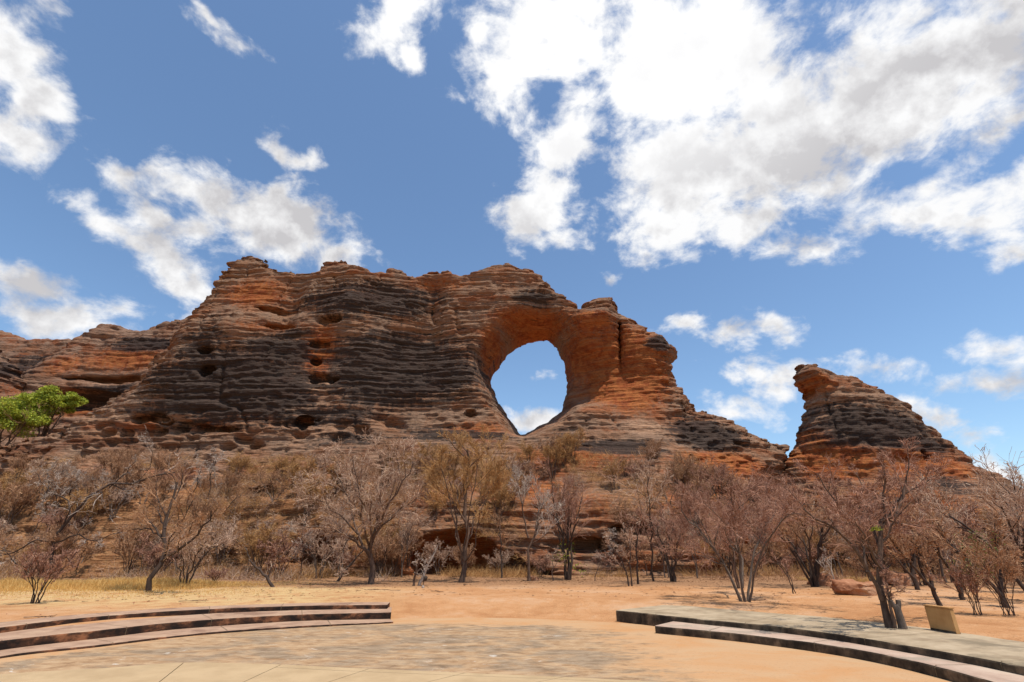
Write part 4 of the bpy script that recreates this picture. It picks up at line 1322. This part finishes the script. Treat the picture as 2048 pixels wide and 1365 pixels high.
# thicket: individual leafless shrubs and small trees on the lower slope and behind the front row
PROTO = []
for i, (n, H, Rr, r0, lv, tm, cm) in enumerate([
        (5, 2.6, 1.5, .045, LV(5, 6, 5, 3, .65), 'bark_grey', 'twig_grey'), (6, 3.2, 1.3, .05, LV(5, 6, 6, 3, .5), 'bark_brown', 'twig_brown'),
        (4, 2.2, 1.8, .045, LV(6, 6, 5, 3, .8, .02, .3, .6, .24), 'bark_pale', 'twig_pale'), (7, 2.9, 1.4, .04, LV(5, 6, 6, 3, .55), 'bark_brown', 'twig_ochre'),
        (3, 4.2, 1.4, .08, LV(6, 6, 6, 3, .6), 'bark_dark', 'twig_red'), (5, 3.6, 1.6, .06, LV(6, 6, 6, 3, .6), 'bark_dark', 'twig_brown'),
        (6, 1.8, 1.3, .035, LV(5, 6, 5, 3, .7), 'bark_brown', 'twig_red'),
        (2, 4.6, 1.0, .06, LV(7, 6, 6, 3, .5, .2), 'bark_grey', 'twig_grey'), (1, 3.4, .5, .05, LV(7, 6, 5, 2, .8, .02, .25, .5, .2), 'bark_dark', 'twig_pale'),
        (9, 2.2, 1.0, .025, LV(4, 6, 6, 2, .4, .2), 'bark_brown', 'twig_brown'), (3, 2.0, 2.4, .05, LV(6, 6, 6, 3, .8, .05, .3, .5, .25), 'bark_grey', 'twig_brown')]):
    tr, cr = bare_tree_mesh(200 + i, vase(n, H, Rr, r0, 300 + i, .15), lv, .007)
    o1 = mesh_from('trunk', tr[0], tr[1], M[tm])
    o2 = mesh_from('crown', cr[0], cr[1], M[cm])
    PROTO.append((o1, o2))

SLOPE = {0: 'grey leafless shrub in the thicket covering the slope below the cliff', 1: 'brown leafless shrub in the thicket below the cliff',
         2: 'pale crooked leafless shrub in the thicket below the cliff', 3: 'ochre leafless shrub in the thicket below the cliff',
         4: 'small reddish bare tree standing behind the front row of trees', 5: 'small brown bare tree standing behind the front row of trees', 6: 'low russet leafless shrub at the foot of the cliff', 7: 'tall slim grey bare sapling behind the front row of trees',
         8: 'thin single stemmed bare sapling with pale spreading twigs below the cliff', 9: 'upright bundle of thin brown stems below the cliff', 10: 'wide low sprawling brown shrub in the thicket below the cliff'}
GRP = {0: 'grey thicket shrubs', 1: 'brown thicket shrubs', 2: 'pale thicket shrubs', 3: 'ochre thicket shrubs', 4: 'small reddish bare trees', 5: 'small brown bare trees', 6: 'low russet shrubs', 7: 'tall slim grey saplings', 8: 'thin pale twigged saplings', 9: 'upright stem bundles', 10: 'sprawling brown shrubs'}
used = set()


def place_proto(i, x, y, z, rz, s):
    o1, o2 = PROTO[i]
    e = empty('dry_shrub' if i not in (4, 5, 7, 8) else 'bare_tree', (x, y, z), rz)
    e.scale = (s, s, s)
    tag(e, SLOPE[i], 'shrub' if i not in (4, 5, 7, 8) else 'tree', GRP[i])
    for o in (o1, o2):
        if i in used:
            c = o.copy()
            COL.objects.link(c)
        else:
            c = o
        c.parent = e
    used.add(i)


def drop(x, y):
    hit = BVH.ray_cast(Vector((x, y, 60)), Vector((0, 0, -1)))
    z = floor_z(x, y)
    if hit[0] is not None and hit[0].z > z:
        if hit[1].z < 0.25:
            return None
        return hit[0].z
    return z


g5 = np.random.default_rng(11)
spots = []


def scatter(n, xr, yr, kinds, smin, smax, zmax=15.0, mind=0.9, tries=30):
    got = 0
    for _ in range(n * tries):
        if got >= n:
            break
        x, y = g5.uniform(*xr), g5.uniform(*yr)
        if any((x - a) ** 2 + (y - b) ** 2 < mind * mind for a, b in spots):
            continue
        z = drop(x, y)
        if z is None or z > zmax:
            continue
        spots.append((x, y))
        place_proto(int(g5.choice(kinds)), x, y, z - .05, g5.uniform(0, 6.28), g5.uniform(smin, smax))
        got += 1


scatter(46, (-48, -13), (36, 45), [0, 0, 1, 2, 3, 6, 8, 9, 10], .9, 1.35)
scatter(50, (-52, -10), (43, 54), [0, 1, 2, 3, 6, 9, 10, 10], .6, .95, 9.5)
scatter(14, (-14, 9), (38.5, 44), [0, 1, 3, 5, 7, 8, 9, 6], .6, 1.0)
scatter(34, (-14, 12), (43, 51), [0, 1, 3, 3, 6, 9, 10], .5, .9, 11.0)
scatter(22, (10, 34), (44, 51), [1, 3, 6, 9, 10], .5, .9, 11.0)
scatter(28, (9, 30), (37, 47), [1, 4, 5, 7, 8, 9, 6, 10], .7, 1.15)
scatter(50, (24, 56), (30, 48), [4, 5, 1, 7, 8, 9, 10, 3], .8, 1.3)
scatter(18, (17, 36), (22, 32), [4, 5, 7, 9, 10, 6], .75, 1.1)


def brush(name, n_cl, per, xr, yr, zmax, mat, seed, L0, dens, label):
    g = np.random.default_rng(seed)
    pts = []
    while len(pts) < n_cl:
        x, y = g.uniform(*xr), g.uniform(*yr)
        if g.uniform() > dens(x, y):
            n_cl -= 0.5
            continue
        z = drop(x, y)
        if z is None or z > zmax or (y < 34 and z < .8 and y < 33):
            n_cl -= 0.5
            continue
        pts.append((x, y, z))
    c = np.repeat(np.array(pts), per, 0)
    N = len(c)
    sp = g.normal(size=(N, 3)) * np.array([.35, .35, .0])
    d = unit(g.normal(size=(N, 3)) * np.array([1, 1, .6]) + np.array([0, 0, .75]))
    L = L0 * g.uniform(.4, 1.5, N)
    k = 4
    l = np.empty((N, k, 3))
    l[:, 0] = c + sp - np.array([0, 0, .08])
    for j in range(1, k):
        d = unit(d + .3 * g.normal(size=(N, 3)))
        l[:, j] = l[:, j - 1] + d * (L / (k - 1))[:, None]
    r = g.uniform(.006, .013, N)[:, None] * np.linspace(1, .4, k)[None]
    v, q = tubes(l, r, 3)
    o = mesh_from(name, v, q, M[mat])
    tag(o, label, 'brush', kind='stuff')


clump = lambda x, y: float(sstep(vnoise(x / 3.5, y / 3.5, 0, 61), .3, .6))
brush('dry_brush', 2300, 28, (-56, -8), (35, 54), 11.0, 'twig_ochre', 71, .75, clump, 'tangle of ochre dry brush over the slope below the cliff')
brush('dry_brush', 1500, 26, (-56, -8), (34.5, 54), 8.5, 'twig_grey', 72, .8, clump, 'tangle of grey dry twigs over the slope below the cliff')
brush('dry_brush', 2200, 26, (-12, 34), (39, 52), 11.0, 'twig_ochre', 73, .7, clump, 'ochre dry brush along the ledges at the foot of the cliff')
brush('dry_brush', 900, 24, (12, 60), (31, 46), 6.0, 'twig_brown', 74, .8, clump, 'brown dry brush under the trees at the right')
for i, pr in enumerate(PROTO):
    if i not in used:
        for o in pr:
            bpy.data.objects.remove(o)

# ------------------------------------------------------------------ green trees on the left ledge
def green_tree(cpx, cpy, wpx, hpx, Y, zb, seed, label):
    cx, cz = at_depth(cpx, cpy, Y)
    k = Y / math.cos(TILT) / LENS_PX
    rx, rz = wpx * k * .5, hpx * k * .5
    g = np.random.default_rng(seed)
    n = 64
    d = unit(g.normal(size=(n, 3))) * g.uniform(.3, .95, (n, 1))
    d[:, 2] = d[:, 2] * .9 + .05
    C = np.array([0, 0, cz - zb]) + d * np.array([rx * .85, rx * .8, rz * .85])
    C[:, 2] = np.maximum(C[:, 2], cz - zb - rz * .8)
    rad = [np.array([rx * .26, rx * .26, rz * .2]) * g.uniform(.7, 1.3) for _ in range(n)]
    lf = leafy(seed, C, rad, 14000, .16)
    H = cz - zb
    tr, cr = bare_tree_mesh(seed, vase(4, H * 1.1, rx * .55, .16, seed, .1), LV(5, 4, 4, 2, .6))
    e = tag(empty('green_tree', (cx, Y, zb)), label, 'tree')
    mesh_from('trunk', tr[0], tr[1], M['bark_brown'], e)
    mesh_from('branches', cr[0], cr[1], M['twig_brown'], e)
    mesh_from('crown', lf[0], lf[1], M['leaf'], e, smooth=False)


green_tree(112, 806, 92, 74, 69.0, 14.0, 401, 'bright green leafy tree with a rounded crown at the foot of the striped cliff')
green_tree(30, 832, 132, 100, 66.0, 12.0, 402, 'bright green leafy tree cut by the left edge of the photo')


# ------------------------------------------------------------------ boulders, board, post
def boulder(px, py, wpx, hpx, label, seed, flat=1.0):
    x, y = on_level(px, py, .36)
    z = floor_z(x, y)
    k = math.hypot(y, 0) / LENS_PX
    import bmesh
    bm = bmesh.new()
    bmesh.ops.create_icosphere(bm, subdivisions=5, radius=1)
    V = np.array([v.co for v in bm.verts])
    F = [tuple(v.index for v in f.verts) for f in bm.faces]
    bm.free()
    gg = np.random.default_rng(seed)
    pn = unit(gg.normal(size=(13, 3)) * np.array([1, 1, .8]))
    pn = np.concatenate([pn, [[.15, -.25, .96], [-.6, -.75, .25], [.5, -.85, .1]]])
    pn = unit(pn)
    ph = gg.uniform(.72, .98, len(pn))
    ph[-3:] = (.68, .8, .75)
    rr = (ph[None] / np.maximum(V @ pn.T, 1e-3))
    d = -np.log(np.exp(-26 * np.minimum(rr, 3)).sum(1)) / 26
    d = d * (1 + .22 * (fbm(V[:, 0] * 2.3 + seed, V[:, 1] * 2.3, V[:, 2] * 3.3, 4, seed) - .5))
    V = V * d[:, None]
    V[:, 2] += .12 * np.tanh((fbm(V[:, 0] * 2, V[:, 1] * 2, V[:, 2] * 5, 3, seed + 4) - .5) * 6)
    V *= np.array([wpx * k * .5, wpx * k * .45 * flat, hpx * k * .62])
    V[:, 2] += hpx * k * .32
    o = mesh_from('boulder', V, np.array(F), M['boulder'])
    o.location = (x, y, z)
    tag(o, label, 'boulder', 'boulders at the foot of the pinnacle')


boulder(1714, 1191, 74, 28, 'big flat topped red boulder, the largest behind the nearest tree', 5, .8)
boulder(1650, 1172, 50, 26, 'tan boulder against the left side of the big flat topped boulder', 6)
boulder(1685, 1182, 36, 14, 'low slab of rock at the foot of the big flat topped boulder', 7)
boulder(1633, 1170, 24, 14, 'small stone left of the tan boulder', 8)
boulder(1805, 1172, 52, 26, 'tan rock partly hidden behind thin stems right of the big boulder', 9)
boulder(1068, 1163, 16, 9, 'small reddish stone at the foot of the tall straight tree', 10)


def info_board():
    a = np.array(on_level(1861, 1260, .322))
    b = np.array(on_level(1913, 1269, .322))
    u = unit(b - a)
    n = np.array([-u[1], u[0]])
    if n[0] < 0:
        n = -n
    L = np.linalg.norm(b - a)
    e = tag(empty('info_board', (a[0], a[1], .318)), 'blank ochre slab board standing at the back edge of the terrace', 'board')
    e.rotation_euler = (0, 0, math.atan2(u[1], u[0]))
    s = 1 if (np.array([-math.sin(e.rotation_euler.z), math.cos(e.rotation_euler.z)]) @ n) > 0 else -1
    t = .11 * s
    H = .53

    def slab(name, x0, x1, y0, y1, z0, z1, mat, bev=.012):
        import bmesh
        bm = bmesh.new()
        bmesh.ops.create_cube(bm, size=1)
        for v in bm.verts:
            v.co = Vector(((x0 + x1) / 2 + v.co.x * (x1 - x0), (y0 + y1) / 2 + v.co.y * (y1 - y0), (z0 + z1) / 2 + v.co.z * (z1 - z0)))
        bmesh.ops.bevel(bm, geom=bm.edges[:], offset=bev, segments=2, affect='EDGES')
        me = bpy.data.meshes.new(name)
        bm.to_mesh(me)
        bm.free()
        me.materials.append(M[mat])
        o = bpy.data.objects.new(name, me)
        COL.objects.link(o)
        o.parent = e
        return o
    slab('panel', 0, L, 0, t, 0.0, H - .03, 'board')
    slab('coping', -.012, L + .012, -.012 * s, t + .02 * s, H - .028, H, 'board', .008)
    slab('plinth', .01, L - .01, -.008 * s, t + .01 * s, -.03, .05, 'slab_riser', .006)


info_board()


def marker_post():
    x, y, h, H = sited(846, 1175, 1153)
    e = tag(empty('marker_post', (x, y, h)), 'thin dark post with a small dark head and pale foot beside the leaning pale trunk', 'post')
    v, q = tubes(np.array([[(0, 0, -.1), (0, 0, H * .5), (.01, 0, H * .9), (.02, 0, H)]]), np.array([[.02, .02, .02, .018]]), 8)
    mesh_from('post', v, q, M['bark_dark'], e)
    v, q = tubes(np.array([[(0, 0, -.02), (0, 0, .03), (0, 0, .1), (0, 0, .13)]]), np.array([[.07, .075, .065, .03]]), 10)
    mesh_from('foot', v, q, M['bark_pale'], e)
    v, q = tubes(np.array([[(.03, 0, H * .62), (.08, 0, H * .68), (.14, 0, H * .98), (.15, 0, H * 1.02)]]), np.array([[.03, .09, .08, .02]]), 8)
    mesh_from('head', v, q, M['bark_dark'], e)


marker_post()

# ------------------------------------------------------------------ dry grass and leaf litter (uncountable)
def blades(name, n, pick, hmin, hmax, w, mat, seed):
    g = np.random.default_rng(seed)
    x, y, dens = pick(g, n)
    z = ground_h(x, y)
    N = len(x)
    a = g.uniform(0, 6.28, N)
    h = g.uniform(hmin, hmax, N) * dens
    lean = g.normal(size=(N, 2)) * .35
    dx, dy = np.cos(a) * w, np.sin(a) * w
    b0 = np.stack([x - dx, y - dy, z - .02], 1)
    b1 = np.stack([x + dx, y + dy, z - .02], 1)
    m0 = np.stack([x + dx * .7 + lean[:, 0] * h * .4, y + dy * .7 + lean[:, 1] * h * .4, z + h * .6], 1)
    m1 = np.stack([x - dx * .7 + lean[:, 0] * h * .4, y - dy * .7 + lean[:, 1] * h * .4, z + h * .6], 1)
    t0 = np.stack([x + lean[:, 0] * h + dx * .1, y + lean[:, 1] * h, z + h], 1)
    t1 = np.stack([x + lean[:, 0] * h - dx * .1, y + lean[:, 1] * h, z + h], 1)
    V = np.stack([b0, b1, m0, m1, t0, t1], 1).reshape(-1, 3)
    i = np.arange(N)[:, None] * 6
    Q = np.concatenate([i + np.array([[0, 1, 2, 3]]), i + np.array([[3, 2, 4, 5]])], 0)
    o = mesh_from(name, V, Q, M[mat], smooth=False)
    tag(o, kind='stuff')
    return o


def pick_grass(g, n):
    x = g.uniform(-36, -5, n)
    y = g.uniform(19, 35, n)
    back = 33.5 - .0 * x + 1.2 * np.sin(x * .4)
    d = np.exp(-((y - 28.5 - 0.10 * (x + 20)) / 3.2) ** 2) * sstep(-x, 10, 19)
    d = np.maximum(d, .3 * sstep(-x, 8, 16) * sstep(y, 20.5, 24)) * (0.35 + 1.1 * fbm(x / 1.6, y / 1.6, 0 * x, 3, 7))
    r = np.hypot(x - CX, y - CY)
    keep = (g.uniform(0, 1, n) < d) & (r > 14.2) & (y < back)
    return x[keep], y[keep], np.clip(d[keep] * 1.3 - .15, .12, 1.2)


gr = blades('dry_grass', 190000, pick_grass, .12, .42, .010, 'grass', 501)
tag(gr, 'dry yellow grass strip behind the left steps', 'grass', kind='stuff')


def pick_grass2(g, n):
    x = g.uniform(18, 27, n)
    y = g.uniform(32, 38, n)
    d = np.exp(-((x - 21) / 3) ** 2 - ((y - 35) / 1.6) ** 2) * (fbm(x / 1.2, y / 1.2, 0 * x, 3, 8) > .45)
    keep = g.uniform(0, 1, n) < d
    return x[keep], y[keep], 0 * x[keep] + .8


gr2 = blades('dry_grass', 14000, pick_grass2, .08, .3, .012, 'grass', 502)
tag(gr2, 'sparse yellow grass patch left of the red boulder', 'grass', kind='stuff')


def litter():
    g = np.random.default_rng(77)
    n = 42000
    x = g.uniform(-34, 34, n)
    y = g.uniform(20, 44, n)
    d = .08 + .9 * sstep(y, 29, 36) * fbm(x / 2.5, y / 2.5, 0 * x, 3, 17)
    keep = (g.uniform(0, 1, n) < d) & (np.hypot(x - CX, y - CY) > 13.2)
    x, y = x[keep], y[keep]
    z = ground_h(x, y) + .012
    N = len(x)
    a = g.uniform(0, 6.28, N)
    L = g.uniform(.02, .13, N)
    W = L * g.uniform(.15, .5, N)
    ux, uy = np.cos(a), np.sin(a)
    tilt = g.uniform(0, .03, N)
    V = np.stack([np.stack([x - ux * L, y - uy * L, z], 1), np.stack([x - uy * W, y + ux * W, z + tilt], 1), np.stack([x + ux * L, y + uy * L, z + .006], 1), np.stack([x + uy * W, y - ux * W, z + tilt * .4], 1)], 1).reshape(-1, 3)
    o = mesh_from('leaf_litter', V, np.arange(4 * N).reshape(N, 4), M['litter'], smooth=False)
    tag(o, 'dead leaves and twigs scattered on the sand', 'leaf litter', kind='stuff')


litter()

def pebbles():
    g = np.random.default_rng(91)
    n = 5200
    x = g.uniform(-26, 26, n)
    y = g.uniform(15, 42, n)
    keep = (g.uniform(0, 1, n) < .25 + .9 * sstep(y, 25, 36)) & (np.hypot(x - CX, y - CY) > 12.9)
    x, y = x[keep], y[keep]
    z = ground_h(x, y)
    N = len(x)
    r = .008 + .045 * g.uniform(0, 1, N) ** 4
    a = g.uniform(0, 6.28, N)
    dirs = np.array([[1, 0, 0], [0, 1, 0], [-1, 0, 0], [0, -1, 0], [0, 0, .7], [0, 0, -.5]])
    c, s_ = np.cos(a), np.sin(a)
    D = dirs[None] * g.uniform(.6, 1.2, (N, 6, 1)) * r[:, None, None]
    V = np.stack([x[:, None] + D[..., 0] * c[:, None] - D[..., 1] * s_[:, None], y[:, None] + D[..., 0] * s_[:, None] + D[..., 1] * c[:, None], z[:, None] + .004 + D[..., 2]], -1).reshape(-1, 3)
    T = np.array([[0, 1, 4], [1, 2, 4], [2, 3, 4], [3, 0, 4], [1, 0, 5], [2, 1, 5], [3, 2, 5], [0, 3, 5]])
    F = (np.arange(N)[:, None, None] * 6 + T[None]).reshape(-1, 3)
    o = mesh_from('pebbles', V, F, M['boulder'], smooth=False)
    tag(o, 'small stones scattered over the sand', 'pebbles', kind='stuff')


pebbles()

# fallen branches on the sand
for k, (px, py, L, a, lab) in enumerate([(800, 1182, 1.8, 2.9, 'fallen branch on the sand left of the thin broken tree'), (690, 1178, 2.4, 3.0, 'fallen branch lying left of the largest spreading tree'),
                                         (862, 1182, 1.0, 5.3, 'short fallen branch right of the marker post'), (935, 1170, .7, 4.5, 'bit of fallen branch in front of the ochre crowned tree'),
                                         (357, 1205, .8, .2, 'dark stick lying on the grass behind the left steps'), (48, 1236, .7, .1, 'dark stick on the red earth at the far left')]):
    x, y = on_level(px, py, .37)
    z = floor_z(x, y)
    dx, dy = math.cos(a) * L, math.sin(a) * L
    S = [([(0, 0, .03), (dx * .5, dy * .5 + .1, .06), (dx, dy, .04)], .035)]
    tr, cr = bare_tree_mesh(600 + k, S, [dict(n=3, ratio=.4, angle=.7, k=5, trop=-.02, wig=.1), dict(n=3, ratio=.5, angle=.7, k=4, trop=0), dict(n=2, ratio=.5, angle=.7, k=3, trop=0)])
    v, q = join([tr, cr])
    v[:, 2] = .02 + np.abs(v[:, 2] - .03) * .35
    o = mesh_from('fallen_branch', v, q, M['bark_dark'])
    o.location = (x, y, z)
    tag(o, lab, 'branch')
